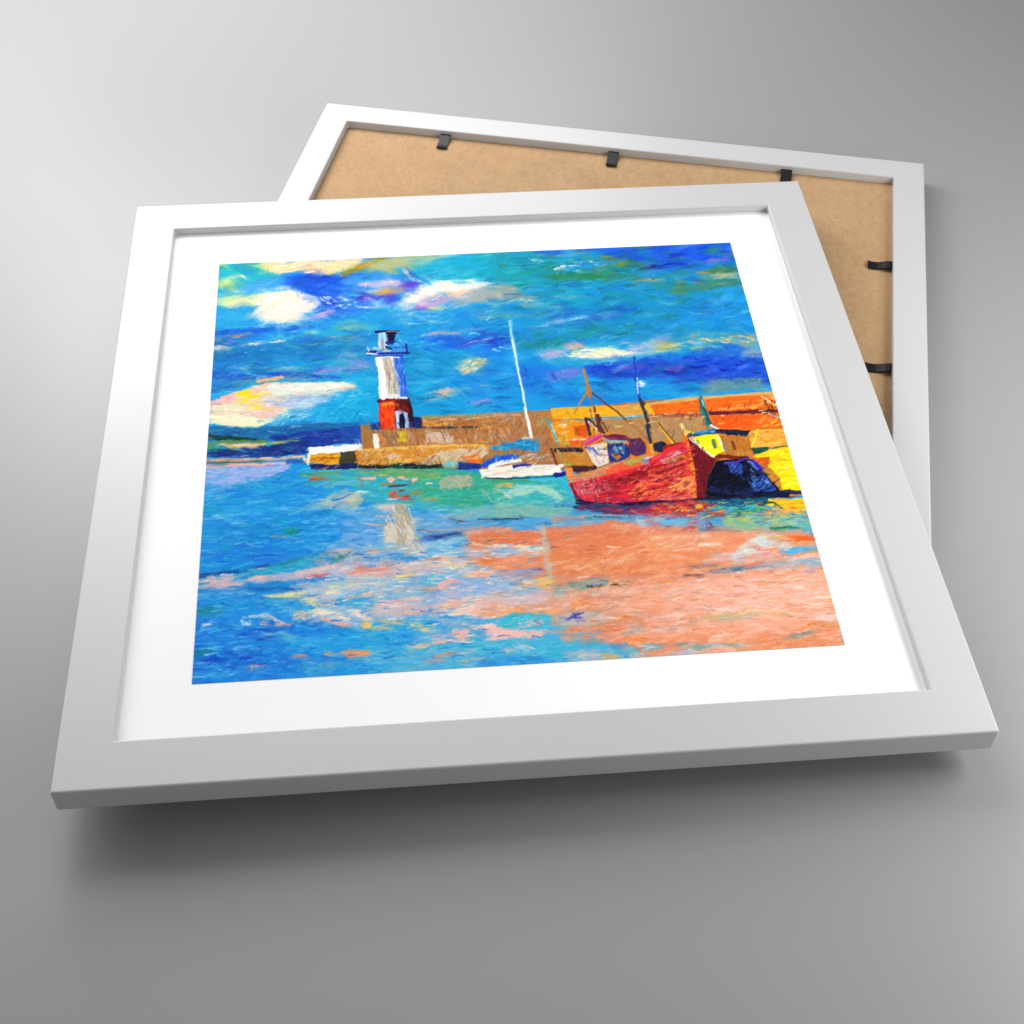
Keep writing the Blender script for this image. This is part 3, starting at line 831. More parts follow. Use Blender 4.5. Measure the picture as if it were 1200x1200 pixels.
6 P f4b8ac 4 | 485,745 520,728 540,745 510,765
6 S a09030 3 2 .3 | 285,775 360,775
6 S 503048 2 2 .25 | 330,795 420,788 480,782
6 P e04c20 4 | 330,835 390,820 390,865 340,870
6 P c42c2c 4 | 410,860 470,845 485,870 430,875
6 S 9c2c38 2.5 2 .25 | 410,825 440,820
6 S d84444 2.5 1.5 .25 | 430,880 500,888
6 S f0e4dc 2 1 .3 | 320,885 390,880
6 S d4bc5c 2 1.5 .3 | 270,715 300,715
6 S b47434 1.6 1.2 .2 | 118,710 145,800
6 P 7c9c68 6 | 470,830 540,805 580,830 560,860 490,860
6 S a0a468 4 3 .3 | 570,885 680,880
6 S e8d8c4 2.4 1.2 .3 | 600,772 640,772
6 S ffffff 3 1.5 .3 | 110,830 180,835
6 P b8c0a8 6 | -10,830 80,820 160,880 100,940 -10,960
6 D c0c4ac,a8b8b0,c8bca4 20 10 2 -70 | -10,840 140,870 90,940 -10,950
6 P acb090 5 | 680,760 760,710 900,710 930,790 820,800 700,800
6 D b4b498,98b4a0,c4b894,80b0a4 40 9 1.8 -70 | 680,760 890,710 930,800 700,800
6 D 84b8a8,9cc4b4,68b4a8 16 7 2 70 | 950,840 1190,810 1190,880 980,900
6 P c8d8d0 5 | 1140,830 1200,810 1200,880 1160,875
6 P f4b868 5 | 1070,785 1200,770 1200,800 1100,800
6 D 4498e4,2c84e0,70b4ec,58a8e8,94c4ec 130 13 1.7 -2 | -10,920 330,900 600,900 820,930 520,1060 480,1190 -10,1190
6 D ecdcd4,dcccc8,f0f0f4 22 10 1.2 -2 | -10,960 300,930 320,1140 -10,1190
6 S e8b49c 2 1.2 .4 | 180,1060 330,1062
6 S ecbcb0 2 1 .4 | 240,1000 310,998
6 P d8c4c0 5 | 200,930 330,910 470,920 440,960 300,970
6 P a8a894 5 | 370,910 420,910 440,960 500,1010 480,1100 440,1200 370,1200 390,1060
6 P d0c8b8 5 | 300,1080 360,1040 390,1080 380,1180 320,1200 300,1130
6 P d4ccc0 5 | 460,1010 540,1010 520,1080 480,1110
6 D c4bca4,b0a890,d8d0c0,c8c0b4 44 10 1.8 60 | 300,1000 520,960 500,1190 300,1190
6 P 74b4b4 7 | 780,960 1200,900 1200,1010 1000,1020 800,1010
6 D 7cb4b0,60acb8,94bcb8,58a8c8 54 14 2 -4 | 700,970 1200,910 1200,1010 800,1020
6 D 5ca0dc,6cacd8,9cb0c8,48a0e0,b4b4c4 60 16 2 -3 | 500,1000 1000,1000 1200,1040 900,1090 520,1130
6 S 3c4858 2 1.2 .3 | 760,1020 860,1040
6 S 34406c 2 1.2 .3 | 960,1025 1140,1025
6 S c89c94 3 2 .35 | 560,1105 800,1095 1000,1075
6 S 1c2870 3 2 .2 | 500,1172 600,1150 700,1135 840,1120
6 S 1c4cc0 4 2 .25 | 500,1170 620,1160 760,1140
6 P d8907c 6 | 840,1120 1000,1080 1200,1070 1200,1200 900,1200
6 D dc9078,e0a088,d48468,e8b4a0 50 16 2.2 -4 | 850,1120 1200,1075 1200,1200 900,1190
# ---- tile 7: pier behind, white boat, red boat
7 P b07848 3 | -10,300 200,265 300,260 400,250 400,560 -10,540
7 D b07c50,a06c48,c08858,946448,a87c64 80 13 2.2 -50 | -10,300 360,255 420,620 330,600 -10,500
7 S d0a480 3 2 .3 | -10,295 180,290
7 S c8743c 4 2 .3 | -10,385 110,378
7 D d8b8a0,c8a48c 16 9 1.4 60 | -10,410 120,400 140,460 -10,460
7 D 48a094,b89858 12 8 1.8 -20 | 260,320 380,310 380,360 270,360
7 P f4b01c 3 | 390,245 560,235 880,222 960,225 950,300 760,310 540,320 400,320
7 D f0a818,f8bc28,e89c1c,d8a030 54 12 2 -5 | 390,250 880,230 900,300 540,320 400,315
7 P d8a04c 4 | 850,225 1060,205 1200,190 1200,280 940,300 860,290
7 D c89c58,d8a850,b89468,e8b040 30 12 2 -5 | 860,230 1200,195 1200,275 880,300
7 P 489cb4 4 | 540,325 700,308 940,298 1200,280 1200,305 940,318 640,330
7 D 6cb0b4,4890b0,3c7ca8,e8e8d8 24 11 1.4 -3 | 400,330 700,312 1190,285 1190,300 540,330
7 P e89420 3 | 380,350 540,335 680,330 740,340 760,420 640,450 480,510 420,480
7 D f0a01c,e88420,f4b838,e07824 50 10 2.2 -30 | 380,360 700,335 740,410 480,500
7 P dc5c18 3 | 545,375 640,360 660,400 640,450 560,430
7 P e86020 4 | 510,475 580,465 620,490 540,515
7 S f0e8dc 2 1.5 .2 | 545,465 640,462
7 S e8e4c0 3 2 .3 | 460,365 500,360
7 D c8b440,a8b060 14 9 1.8 60 | 430,440 500,430 520,510 440,500
7 P b48450 3 | 740,335 900,318 1060,310 1090,400 1080,470 960,440 780,410
7 D b08858,a47c58,c08c50,a88c78 54 14 2.2 50 | 740,340 1060,315 1080,460 960,440
7 P b08860 3 | 1090,310 1200,300 1200,480 1120,480
7 D b89068,a88460,c89c68 24 12 2.2 70 | 1095,315 1200,305 1200,470 1110,470
7 P c07c2c 3 | 430,545 620,535 680,570 690,640 520,650 440,600
7 D c88430,b4742c,d09440,b88044 40 11 2 -5 | 440,550 640,545 690,640 500,640
7 S 201c34 5 5 .15 | 430,540 520,535 610,542
7 S 3c1c34 6 5 .15 | 530,672 620,675 700,660
7 S 4c2c2c 3 2 .2 | 545,655 690,655
# sail boat
7 P 1c8cc4 4 | -10,510 120,490 200,450 300,475 320,500 300,550 180,530 -10,540
7 D 1878b4,2ca0cc,2468a8,48b4d0 34 9 2 -10 | -10,510 200,460 310,490 300,540 -10,535
7 S d8c4b4 3 2 .3 | 200,455 250,455
7 P 1c68d0 4 | -10,580 120,568 190,575 80,620 -10,630
7 D a8b8d8,c0a494,d8c8c0,8cb0d4 40 9 1.6 -20 | 0,620 200,565 340,560 420,600 200,650 10,650
7 P f0e8d8 3 | -30,660 120,650 260,655 440,640 470,690 430,715 240,720 -10,735 -50,700
7 D ffffff,ece0c8,d8dcc0,e8d8cc,c8d0b8 50 10 2 -15 | -10,660 440,650 430,710 -10,730
7 S 1c2c9c 4 2 .2 | 120,655 180,645 250,638
7 S f8f8f8 4 3 .2 | -10,645 80,625 180,610
7 S e4e8f0 3 2 .25 | 260,655 420,645
7 S 141c80 6 5 .15 | 430,715 490,705
7 S 1c2458 1.6 1.2 .2 | -10,738 200,735 440,725
7 S f4f0f4 4 3 .25 | 440,650 490,640
6 P 1c58d0 4 | 985,640 1040,605 1200,570 1200,610 1080,650 1000,660
6 P f4ecdc 4 | 965,670 1040,670 1200,640 1200,735 1040,735 980,715
6 D ffffff,ece0d0,d8c8c0 24 10 2 -10 | 975,680 1200,655 1200,725 1000,725
6 S f4f4f8 5 3 .2 | 1050,660 1120,625 1200,610
6 S 101858 1.4 1.2 .2 | 1020,735 1200,742
0 M 700 8 2 70 .10 3 4 20 .5 | 415,500 700,480 700,545 420,550
# sail boat mast
3 S 58b8e8 5 4 .4 | 105,650 125,800 160,1000
3 S a8dcf0 2.6 2 .35 | 100,650 120,760 145,900
3 S d4ecf8 1.5 1.8 .45 | 130,820 145,900 175,1060 205,1200
3 S f4fbff 1.4 1.4 .4 | 118,780 145,900 165,1000
7 S f0f4f4 1.8 2.4 .35 | 165,-10 195,120 215,250
7 S e8dccc 3 4 .1 | 210,240 235,350 255,445
7 S ffffff 2.5 3 .2 | 215,250 240,370 255,440
# mooring line / small posts
7 S 48a0b4 3.5 3 .15 | 385,340 420,430 440,490
7 S b8d8d8 1.4 1 .3 | 395,355 430,450
7 S 5c3028 3 2 .15 | 395,530 415,580 435,640
7 S a89060 3 2.5 .2 | 440,540 490,630
7 S a8a450 4 3 .2 | 490,635 530,640
# small pole mast (ochre)
3 S b48c2c 3.2 2.6 .15 | 620,990 640,1060 655,1120
3 S c8842c 5 2 .2 | 655,1120 665,1190
3 S 8c7c30 1.6 1.4 .2 | 650,1140 610,1200
7 S b48434 3 2 .15 | 640,30 648,80 660,130
7 S c07c30 6 4 .15 | 655,95 668,160
7 S b48838 2.4 1.8 .15 | 660,120 620,170 590,220 560,275
7 S 5c3c30 2.2 2 .1 | 690,140 780,210 860,270 940,340
7 S a87838 2.2 2.4 .1 | 930,330 1010,400 1060,450 1100,510
7 S 8c6c40 1.6 1.2 .2 | 668,160 685,230
7 S 3c2838 4 3.5 .15 | 640,315 655,370 665,430
7 S 4c3038 4 3 .15 | 720,290 740,360 770,430
7 S 5c3838 2.6 2 .2 | 700,240 715,330 735,390
7 S 50343c 4 3 .2 | 660,320 720,380 750,410
7 S f0dcc8 2.5 1.5 .3 | 660,340 720,390
7 S 985c3c 2 1.4 .25 | 670,250 680,310
# second mast (blue top, dark foot)
3 S 2444b8 2.6 2.4 .2 | 980,900 990,1000 1010,1130 1020,1200
3 S a8d0f0 2 1.5 .4 | 1000,1050 1010,1140
3 D ffffff,a8d8f0 8 5 1.4 10 | 1010,1080 1060,1070 1050,1110 1010,1110
7 S 2848b8 2.8 2.4 .2 | 980,20 1005,80 1020,180
7 S d8ecf8 1.6 1.2 .4 | 1000,60 1010,140
7 D ffffff,b8e0f4 7 5 1.6 10 | 1010,60 1050,50 1050,90 1015,90
7 S 2c3438 4.2 3.8 .1 | 1025,185 1060,280 1085,370 1100,490
7 S 4c3830 3 2.4 .15 | 1040,200 1080,230 1120,300
7 S f0b428 4 3 .2 | 1070,230 1110,280
7 S b89850 2 1.6 .2 | 1090,390 1100,470
7 S 1c2c3c 8 9 .15 | 1130,520 1180,505
7 P 141c38 4 | 1120,490 1170,480 1200,500 1200,550 1140,550
7 S e0a050 4 4 .2 | 1090,470 1110,550
7 S 4c2c24 2.6 2 .2 | 1150,345 1200,410
7 S f0b820 4 3 .2 | 1165,360 1200,430
# cabin of the red boat
7 P c8387c 3 | 610,500 660,450 740,420 760,440 700,480 640,505
7 S e86090 3 2 .2 | 620,495 700,445 740,430
7 P 702848 3 | 760,440 830,425 920,435 960,470 900,490 800,490 770,470
7 D 8c3058,5c2048,a83c60 22 8 2 -5 | 770,440 940,440 950,480 790,485
7 S 8cc8b4 3.5 3 .2 | 770,460 800,478 920,480
7 P 58305c 4 | 950,460 1020,450 1060,500 1060,560 1000,580 940,560
7 D 6c3864,48285c,843c58 16 8 2 60 | 950,470 1040,470 1050,560 960,560
7 P e8d8c4 3 | 640,520 700,500 780,480 800,520 800,630 720,660 680,620
7 D f0e0cc,d8c0b0,e4d0c0,c8b4c0 30 9 2 60 | 650,530 790,500 795,630 700,640
7 S 4c68c0 3 2.5 .2 | 640,520 690,530 720,570
7 D 6c70b8,9890b8 10 7 1.6 60 | 650,520 720,530 710,580 670,560
7 S f0d060 4 3 .3 | 770,490 785,530
7 P 243480 3 | 790,500 860,490 940,500 950,580 880,620 810,630 795,560
7 D 1c2c70,2c50a8,20306c,3c68b8 30 8 2 50 | 795,500 940,500 940,590 820,620
7 P b07838 4 | 815,570 870,560 900,590 850,615
7 S 5cb4b8 3 2.5 .3 | 840,520 870,560
7 S a0d4d8 2 1.5 .4 | 880,520 905,560
7 D 3c98b0,70b0a0 8 6 1.6 60 | 830,510 920,510 920,580 840,570
# hull of the red boat
7 P ec8c48 3 | 490,665 540,660 550,720 545,780 510,740
7 P d89068 3 | 545,710 680,685 800,640 920,610 900,660 740,730 560,775
7 D dc9868,c88858,e8a878,b87c50 30 10 2 -12 | 550,715 800,650 900,630 740,730 560,770
7 P e8603c 4 | 780,670 900,625 1060,590 1200,545 1200,630 1060,640 900,690 780,720
7 P b0a450 4 | 900,640 930,610 1050,580 1060,600 960,650
7 P 6c88b8 4 | 1030,625 1080,590 1170,565 1140,600 1060,630
7 S d8e0f0 2 1.5 .3 | 1060,600 1160,570
7 P d8283c 3 | 510,770 660,750 800,710 1000,660 1200,600 1200,905 900,915 680,915 570,890 530,820
7 D c83848,e04858,b83040,d85c64,c87078 80 11 2.2 70 | 520,780 800,720 800,900 600,895
7 D c89ca0,b88088,d8a8a8 34 10 1.5 70 | 530,790 700,770 780,830 620,860
7 P 881820 3 | 850,740 960,700 1090,665 1085,740 960,770 870,780
7 D 7c141c,9c1c24,a82428 24 12 2.2 -5 | 850,740 1085,670 1085,745 880,775
7 P a02434 4 | 760,740 850,730 860,790 900,830 800,850
7 P f07038 4 | 950,830 1000,770 1090,750 1150,800 1120,850 1000,870
7 D f07c40,e85c34,f49058,e04830 44 10 2.2 -20 | 920,820 1090,750 1190,800 1190,870 960,890
7 P b09898 5 | 1090,670 1130,650 1160,720 1200,720 1200,740 1110,750
7 D b8a0a0,d85c50,e83c34 22 10 2 -10 | 1090,680 1200,640 1200,740 1100,745
7 S e82c3c 3 2 .2 | 740,735 900,690 1060,650 1200,600
7 S 6c1c34 3 2 .2 | 540,780 560,840 600,895
7 D 9c3450,7c2c4c,b84c5c 26 11 1.8 5 | 580,870 1200,870 1200,905 620,910
7 S 14203c 6 5 .12 | 580,900 700,925 900,920 1200,905
7 S 1c2c54 5 4 .2 | 560,940 720,935 860,930
7 S 101830 5 4 .15 | 850,925 1040,915 1200,915
7 S 1c2440 2.5 2 .2 | 560,860 580,900
# reflections under the red boat
7 D 8ccab4,54b8b0,3cb0b8,64c0b0,a4d0b8 110 13 2.2 -4 | -10,770 440,740 560,880 540,960 200,980 -10,960
7 P a8d4c4 6 | 80,840 160,790 320,785 440,830 480,890 420,870 300,830 140,860
7 S f0b45c 4 3 .2 | 40,785 120,785
7 S 48a068 3 2 .3 | -10,760 200,755 320,765
7 S 30c0dc 4 3 .2 | 260,745 460,740 510,770
7 D 2cb8dc,28acd8 16 9 2 60 | 480,780 540,800 560,880 500,860
7 P 7cb4a8 6 | -10,930 300,920 560,940 500,1000 200,1010 -10,1010
7 D 88b8a8,6cb0b0,98bca8,58a8b4 70 16 2 -2 | -10,930 520,930 500,1000 -10,1010
7 D 1c50a0,2c6cb0 10 6 1.5 -10 | 380,910 560,930 560,950 400,930
7 P 54406c 6 | 560,930 760,925 1200,920 1200,1000 900,990 600,960
7 D 243468,3c3c6c,702c4c,9c2c40,4c4870 100 13 2 -3 | 550,930 1200,920 1200,980 740,980
7 P a8304c 5 | 960,960 1080,935 1200,930 1200,975 1060,1000 980,985
7 D c83c58,94284c,b03c50 24 10 2 -8 | 760,950 1200,930 1200,985 800,980
7 D 2ca0dc,48b0e0,2478d0,6cb8dc 40 18 1.8 -1 | -10,1020 400,1030 400,1060 -10,1075
7 D a0b0bc,8ca4b4,c0b4b4,7098b0,b8a09c 90 18 1.8 -2 | 280,1000 1200,980 1200,1040 900,1060 280,1100
7 S 101c50 2 1.5 .3 | -10,1022 200,1020
7 S e07c58 2.4 1.5 .3 | 400,1025 600,1015
7 S c86c60 2 1.2 .4 | 960,960 1060,1000 1160,990
7 S 1c2c50 1.6 1 .3 | 700,1005 900,1010
7 P 48b4d4 5 | 1060,1035 1200,1010 1200,1075 1100,1070
7 D d83c4c,c02c48,e05c5c 12 7 1.6 30 | 1000,980 1200,970 1200,1040 1130,1020
7 D 60b4d8,d0dce4,a0c4dc 24 10 1.5 -1 | 1000,1010 1200,1000 1200,1080 1020,1060
7 D 5c6c90,747c98 12 12 1.8 -8 | 300,1100 600,1070 580,1090 310,1110
7 P e08464 4 | -10,1110 300,1100 620,1070 820,1030 1000,1060 1200,1090 1200,1210 -10,1210
7 D e08868,d87858,e8a080,dc8060,f0b498 100 18 2.2 -4 | -10,1110 620,1075 1000,1060 1200,1090 1200,1200 -10,1200
7 D f4d0b0,ecbca0 26 9 1.4 -20 | 820,1050 1200,1080 1190,1190 900,1120
7 P c0c4bc 4 | 310,1080 330,1070 350,1130 400,1200 330,1200
# ---- tile 8: right end of the pier and yellow boat
8 P d8a860 3 | 0,215 120,185 360,160 880,125 905,200 380,180 20,235
8 D c8a068,d8a858,b89870 24 14 1.8 -4 | 20,210 360,165 880,130 890,160 60,220
8 P e8681c 3 | 20,215 200,205 380,180 600,160 820,150 900,200 910,260 760,265 420,270 20,290
8 D ec701c,e05c18,f08428,d8641c,e87c30 90 13 2.2 -4 | 20,225 380,185 880,150 910,250 420,265 20,285
8 S e89848 3 2 .25 | 500,250 640,240 760,230
8 D f0a040,f8c060 18 8 1.6 -30 | 720,230 830,170 870,200 760,250
8 P 9c5c54 3 | 0,290 200,280 380,285 380,305 0,312
8 P 641c34 3 | 420,270 560,265 700,255 920,250 920,270 700,280 440,295
8 D 702038,581c38,8c3c30 24 12 2 -3 | 420,270 760,255 920,255 910,275 440,290
8 P b0885c 3 | 15,320 380,310 400,380 280,400 250,480 160,480 20,380
8 D b89064,a08060,c49858,ac7c50 44 12 2.2 70 | 20,325 380,315 380,390 60,440
8 P ec5c1c 3 | 440,300 600,290 920,290 940,390 700,390 480,395
8 D f06420,e85018,f07c28,e0742c 54 13 2.2 -3 | 450,310 900,295 920,380 490,390
8 D f4c840,f0a838,e09030 20 8 1.6 -30 | 780,300 920,280 940,370 800,370
8 P e8a848 3 | 700,420 760,395 940,380 990,510 730,520 720,470
8 D e8a43c,d89038,f0b850,c88434,f4c060 60 11 2.2 -10 | 700,420 940,390 985,500 740,510
8 S c8741c 2.2 1.5 .25 | 700,400 800,385 950,385
8 S f8e038 2.5 2 .15 | 770,395 750,460 730,510
8 D 3c2430,4c2c28,2c2028 14 8 1.2 70 | 820,180 900,210 915,300 830,290
8 S 5c3020 1.4 1.2 .2 | 820,180 850,250 890,310
8 S 4c2c24 1.4 1.2 .2 | 865,190 900,240
8 S b0a488 2.5 2 .3 | 850,280 920,310
8 S f8d0a0 2 1.5 .3 | 800,160 900,230
# left small poles
8 S f0b028 4 3 .2 | -10,220 40,290
8 S 1c3450 4 4 .2 | -10,370 15,480
8 S f4bc30 3.2 2.6 .15 | 70,345 120,420 175,490
8 S 5c3824 1.6 1.4 .2 | 70,345 130,420 190,490
8 P 1c2c44 4 | 40,500 90,480 110,520 60,545
8 S 8c2830 5 4 .2 | 110,530 180,500 240,490
# teal post
8 D 1c7c84,2c98a0,145c60,40a8a8,e8f0e8 40 7 2 75 | 355,165 390,180 440,380 400,390 370,270
8 S 186c74 4 4 .3 | 370,170 395,250 420,350
8 S 94d4d0 2 1.5 .5 | 375,180 410,280
8 S 204850 2.4 2 .2 | 390,240 440,350 480,385
# cabin of the yellow boat
8 P 2c7ca8 3 | 275,425 330,405 480,380 490,420 400,430 300,445
8 S 1c4c70 3 2 .2 | 280,435 400,425 480,415
8 D 3c98c0,60b4cc,1c5c84 14 8 1.8 -8 | 300,410 480,390 480,415 320,430
8 S f0f4f4 2 2 .2 | 440,360 500,395
8 P 142440 3 | 480,395 600,395 720,400 690,440 520,425
8 D 101c38,1c3454,182c48 14 11 2 0 | 490,400 710,405 690,435 530,420
8 P f8e818 3 | 320,450 400,430 490,428 530,540 480,590 420,560 360,510
8 D f8ec30,f0e020,fcf468,e8d820 30 9 2 -20 | 325,455 480,435 520,550 440,560
8 P 58a070 3 | 440,465 465,460 485,510 465,535 445,500
8 S 4c7c50 2.5 2 .2 | 450,470 470,520
8 S 6c9c58 2.4 2 .2 | 345,470 355,490
8 S c07838 2 1.5 .3 | 465,470 485,520
8 S f4f8e8 2.4 2 .25 | 300,450 360,510 440,575 480,590
8 S f8f8d8 2 2 .2 | 490,440 535,545
8 P b8742c 3 | 500,440 700,440 730,520 720,590 600,600 540,545
8 D c4803c,a86828,d09440,9c6838 40 9 2 75 | 510,450 690,445 725,580 560,590
8 S 8c8468 4 3 .3 | 535,470 550,540
8 S 783c30 3 3 .2 | 590,480 610,530
8 P 184c40 4 | 735,525 850,512 850,550 740,570
8 D 143c34,2c6c54,1c5440 16 8 1.8 -3 | 740,530 850,515 840,560 750,565
8 S 2c6c3c 3 2 .25 | 850,545 900,520 980,510
8 S f0e858 2.4 2 .2 | 850,540 980,520
# yellow hull
8 P e8a818 3 | 730,575 850,540 1000,515 1000,530 860,560
8 P fcdc10 3 | 740,580 850,545 1000,520 1040,650 1085,820 950,815 920,720 850,650
8 D fce820,f8d010,f4c41c,fcf048,f0b81c 80 12 2.2 -4 | 760,575 1000,525 1075,800 960,810 900,660
8 S e0a018 3 2 .25 | 900,610 1020,600
8 S f0b818 3 2 .25 | 920,670 1040,660
8 P d05c24 4 | 740,600 850,585 860,640 790,640
8 D dc6c2c,c8501c 12 9 2 -5 | 750,600 850,590 850,640 770,630
8 P c88830 4 | 810,680 850,670 920,740 950,825 900,820 840,740
8 D c08028,d89c40,a86c28 26 10 2 50 | 810,680 900,720 945,820 880,800
# bow shadow
8 P 6c1824 3 | 275,445 300,445 360,520 450,590 480,600 440,680 400,880 335,880 320,700 295,540
8 D 741c28,5c1420,84202c 34 12 2.2 70 | 290,460 450,600 400,860 340,860
8 S 8c2c34 3 2 .3 | 440,680 410,780
8 S e8e4e0 1.8 1.4 .3 | 290,455 340,500
8 S 441020 4 3 .2 | 500,575 600,590 700,590
8 S 7c3020 4 3 .2 | 480,590 560,575 640,600
8 P 0e1024 3 | 440,680 480,610 620,600 730,600 810,690 940,830 860,870 400,880 410,780
8 D 0c0e20,141830,10142c,1c2444 60 11 2.2 -40 | 440,680 700,620 720,860 420,870
8 P 2c4898 4 | 565,650 620,620 660,640 665,700 620,710 575,690
8 D 3454b0,4c74c8,2c44a0 18 9 2 60 | 570,640 660,640 660,700 580,700
8 P 3c2cac 4 | 700,610 740,600 800,660 800,700 740,650
8 P 2c509c 4 | 730,760 800,700 850,740 910,830 830,835 730,830
8 D 3c6cc0,5888d0,2c50a8,6c98d4 40 10 2 40 | 720,620 800,690 890,820 740,820
8 S 503cc0 3 2 .2 | 540,630 620,620 700,590
8 S 1c2850 6 5 .2 | 440,810 560,830 720,850
8 P 141c3c 4 | 730,835 850,830 960,820 1080,815 1090,850 1000,870 840,875
8 S c88838 3 2 .25 | 1000,855 1085,850
8 S 2c3870 3 2 .25 | 960,825 1070,830
# red bow
8 P e0303c 3 | 0,600 60,570 160,510 270,470 310,560 200,580 80,640 0,650
8 D e83c40,d02838,f05448,c82c44 40 11 2.2 -25 | 10,600 260,480 300,550 60,640
8 D c8a0a4,b89098,d8b0ac 22 10 1.7 -25 | 90,590 200,540 240,560 110,620
8 S 7c1c24 4 3 .15 | 40,665 140,640 250,610
8 P e84c34 4 | 0,680 100,650 300,590 320,720 320,890 0,890
8 D e85038,f06848,d8403c,e87858,f08c5c 80 12 2.2 -15 | 10,690 300,610 320,880 10,870
8 S 8c1c2c 4 3 .15 | 60,700 160,670 250,640
8 P f09c58 4 | 120,790 200,740 300,720 320,820 220,830 140,820
8 S a42434 3 2 .2 | 60,760 160,730 240,710
8 P f08430 3 | 265,450 290,480 330,700 345,880 320,890 300,700 280,560
8 S d85c24 2.4 2 .2 | 240,440 280,480
8 S f8d890 4 3 .2 | 230,360 265,425
8 S f4bc58 3.5 3 .2 | 240,410 310,415
8 S e07424 4 3 .2 | 240,440 250,480
8 D e08878,b85060,9c4458 24 12 1.8 -4 | 10,850 320,850 320,885 10,885
8 S 1c2440 3.5 3 .15 | 0,905 160,900 330,885
8 S 141c34 4 3 .2 | 330,885 500,880 800,870
# reflections right
8 P 24607c 5 | 380,890 860,880 760,960 560,1000 400,980
8 P c04038 6 | 20,915 380,900 440,960 300,1000 60,990
8 D 1c3c64,2c6c8c,1c5c7c,2c90a4,145060 150 14 2 -2 | 380,890 860,875 880,920 440,940
8 D d8243c,e85034,f07028,b82040,742440 130 11 2 -4 | 0,910 380,890 480,920 380,980 0,980
8 P f0a020 4 | 330,930 370,910 390,940 350,960
8 P f8c418 4 | 860,890 1000,880 1090,870 1110,960 980,960 880,930
8 D fcc820,f4a828,f8dc28,f09830 50 12 2.2 -4 | 840,890 1090,875 1115,970 860,960
8 D f0983c,e8a858,f4b040 26 13 2 -2 | 760,970 1100,950 1110,985 800,1000
8 S c8dc30 4 2 .25 | 700,935 760,925
8 D 3cac48,8cc038,58b060 30 13 1.8 -4 | 540,990 760,930 860,950 700,990
8 S 1c4830 3 2 .2 | 770,915 880,905 940,945
8 D 2c90c4,3caccc,2c9c90,4cb4d8 80 14 2 -3 | 420,930 760,920 700,1040 380,1020
8 D e04c30,b0303c,e87048 20 10 1.8 -5 | 380,980 540,960 540,1000 400,1010
8 S 4c4c30 4 2.6 .1 | 635,1000 650,1020
8 S 4c4c34 5 1 .1 | 640,990 645,1035
8 S a09040 1.6 1.4 .2 | 960,1015 1000,965
8 P 8cb088 8 | 560,1010 1120,990 1150,1090 620,1095
8 D a4bc60,c8ac58,60b0a0,d8c080,48b0b8,8cb890 190 16 1.9 -3 | 520,1010 1120,980 1140,1090 560,1090
8 D 34a8dc,48b8dc,2c98d0 30 14 2 -3 | 760,1030 1130,980 1140,1100 800,1060
8 S 1c6c4c 3 2 .3 | 860,1085 1000,1075 1060,1085
8 D c04050,e07064,dc3848,7cb8d8,a4c4d8,d0a8a8 90 13 1.7 -4 | -10,990 400,990 460,1070 260,1090 -10,1070
8 P 60bce0 5 | 60,1045 140,1015 280,1020 260,1050 120,1065
8 P d04840 4 | 250,1080 330,1075 320,1095 260,1090
8 P c85838 4 | 410,1075 450,1065 460,1095 420,1090
8 S 3c3c50 2.4 2 .2 | 430,1050 480,1110
8 S 40689c 3 2 .25 | 360,1095 480,1105 640,1110
8 D e8a080,dc9478,f0c0a8,d88868 70 16 2.2 -3 | -10,1090 700,1110 1000,1120 1000,1200 -10,1200
8 P a8d8d8 6 | 700,1160 800,1120 940,1130 900,1200 700,1200
# ---- tile 9: water, lower left
9 D 1c78dc,1a6cd0,2884e0,1c90d8 90 22 2.4 -3 | 100,90 600,60 700,200 500,260 85,320
9 S 1c4c94 5 3 .25 | 85,345 240,320 420,295 560,265
9 D 28a8c4,3cb4c0,2c9cd0,50bcc8 80 15 2 -8 | 320,330 560,280 780,220 900,150 980,180 800,290 560,340
9 D 1c8470,20706c 14 9 1.6 -12 | 560,270 700,240 800,220 760,240
9 S e8d8d0 2.2 1.4 .3 | 430,298 540,285
9 S f0ecec 2.6 2 .25 | 235,335 310,332
9 P ccbcc8 5 | 78,385 160,355 320,340 300,390 420,380 380,425 200,430 78,425
9 D e4c0b0,d0b8b8,bcacc0,f0cdbc,a8a8c8 80 11 1.9 -5 | 78,370 320,345 400,390 360,425 78,425
9 S f4c8b4 5 3 .25 | 80,385 160,350 200,365
9 P b0b4d0 6 | 340,380 560,340 760,310 900,290 1200,250 1200,330 960,345 740,370 500,390
9 D c4b8cc,dcb8b8,a8b4d4,e8c0b4,b8c0d4,d0a8b0 150 13 1.9 -4 | 420,360 800,300 1200,200 1200,330 700,370
9 S f4c8b8 5 3 .2 | 770,320 900,290 1000,275 1200,255
9 S f4c4b0 4 2 .25 | 440,358 560,340
9 S e05868 4 2.5 .15 | 900,340 985,330
9 S d06878 2 1.5 .3 | 820,350 980,325
9 S c84858 2 1.2 .25 | 960,252 1020,246
9 D a8b8d8,90b8dc,b4b4d4 60 12 2 -4 | 980,110 1200,50 1200,180 1000,210
9 S e8b894 2.4 1.6 .25 | 1040,158 1190,150
9 S 8c8080 2.4 1.5 .3 | 960,180 1120,180
9 S 1c8070 3 2 .3 | 1000,240 1080,195
9 D 90acb8,c0a8a0,e0b49c,6cacb8,7ca090 60 11 1.7 -3 | 800,210 1200,150 1200,250 900,260
9 S 1b8c7c 4 2 .2 | 1020,240 1060,232
9 D 2090d8,1c80d0,38a4e0,2c98dc,187cc4 150 16 2.2 -2 | 75,430 420,400 700,380 820,440 600,560 70,600
9 D a8d8e8,68bce0 26 12 1.2 -2 | 80,460 420,430 560,470 520,520 80,480
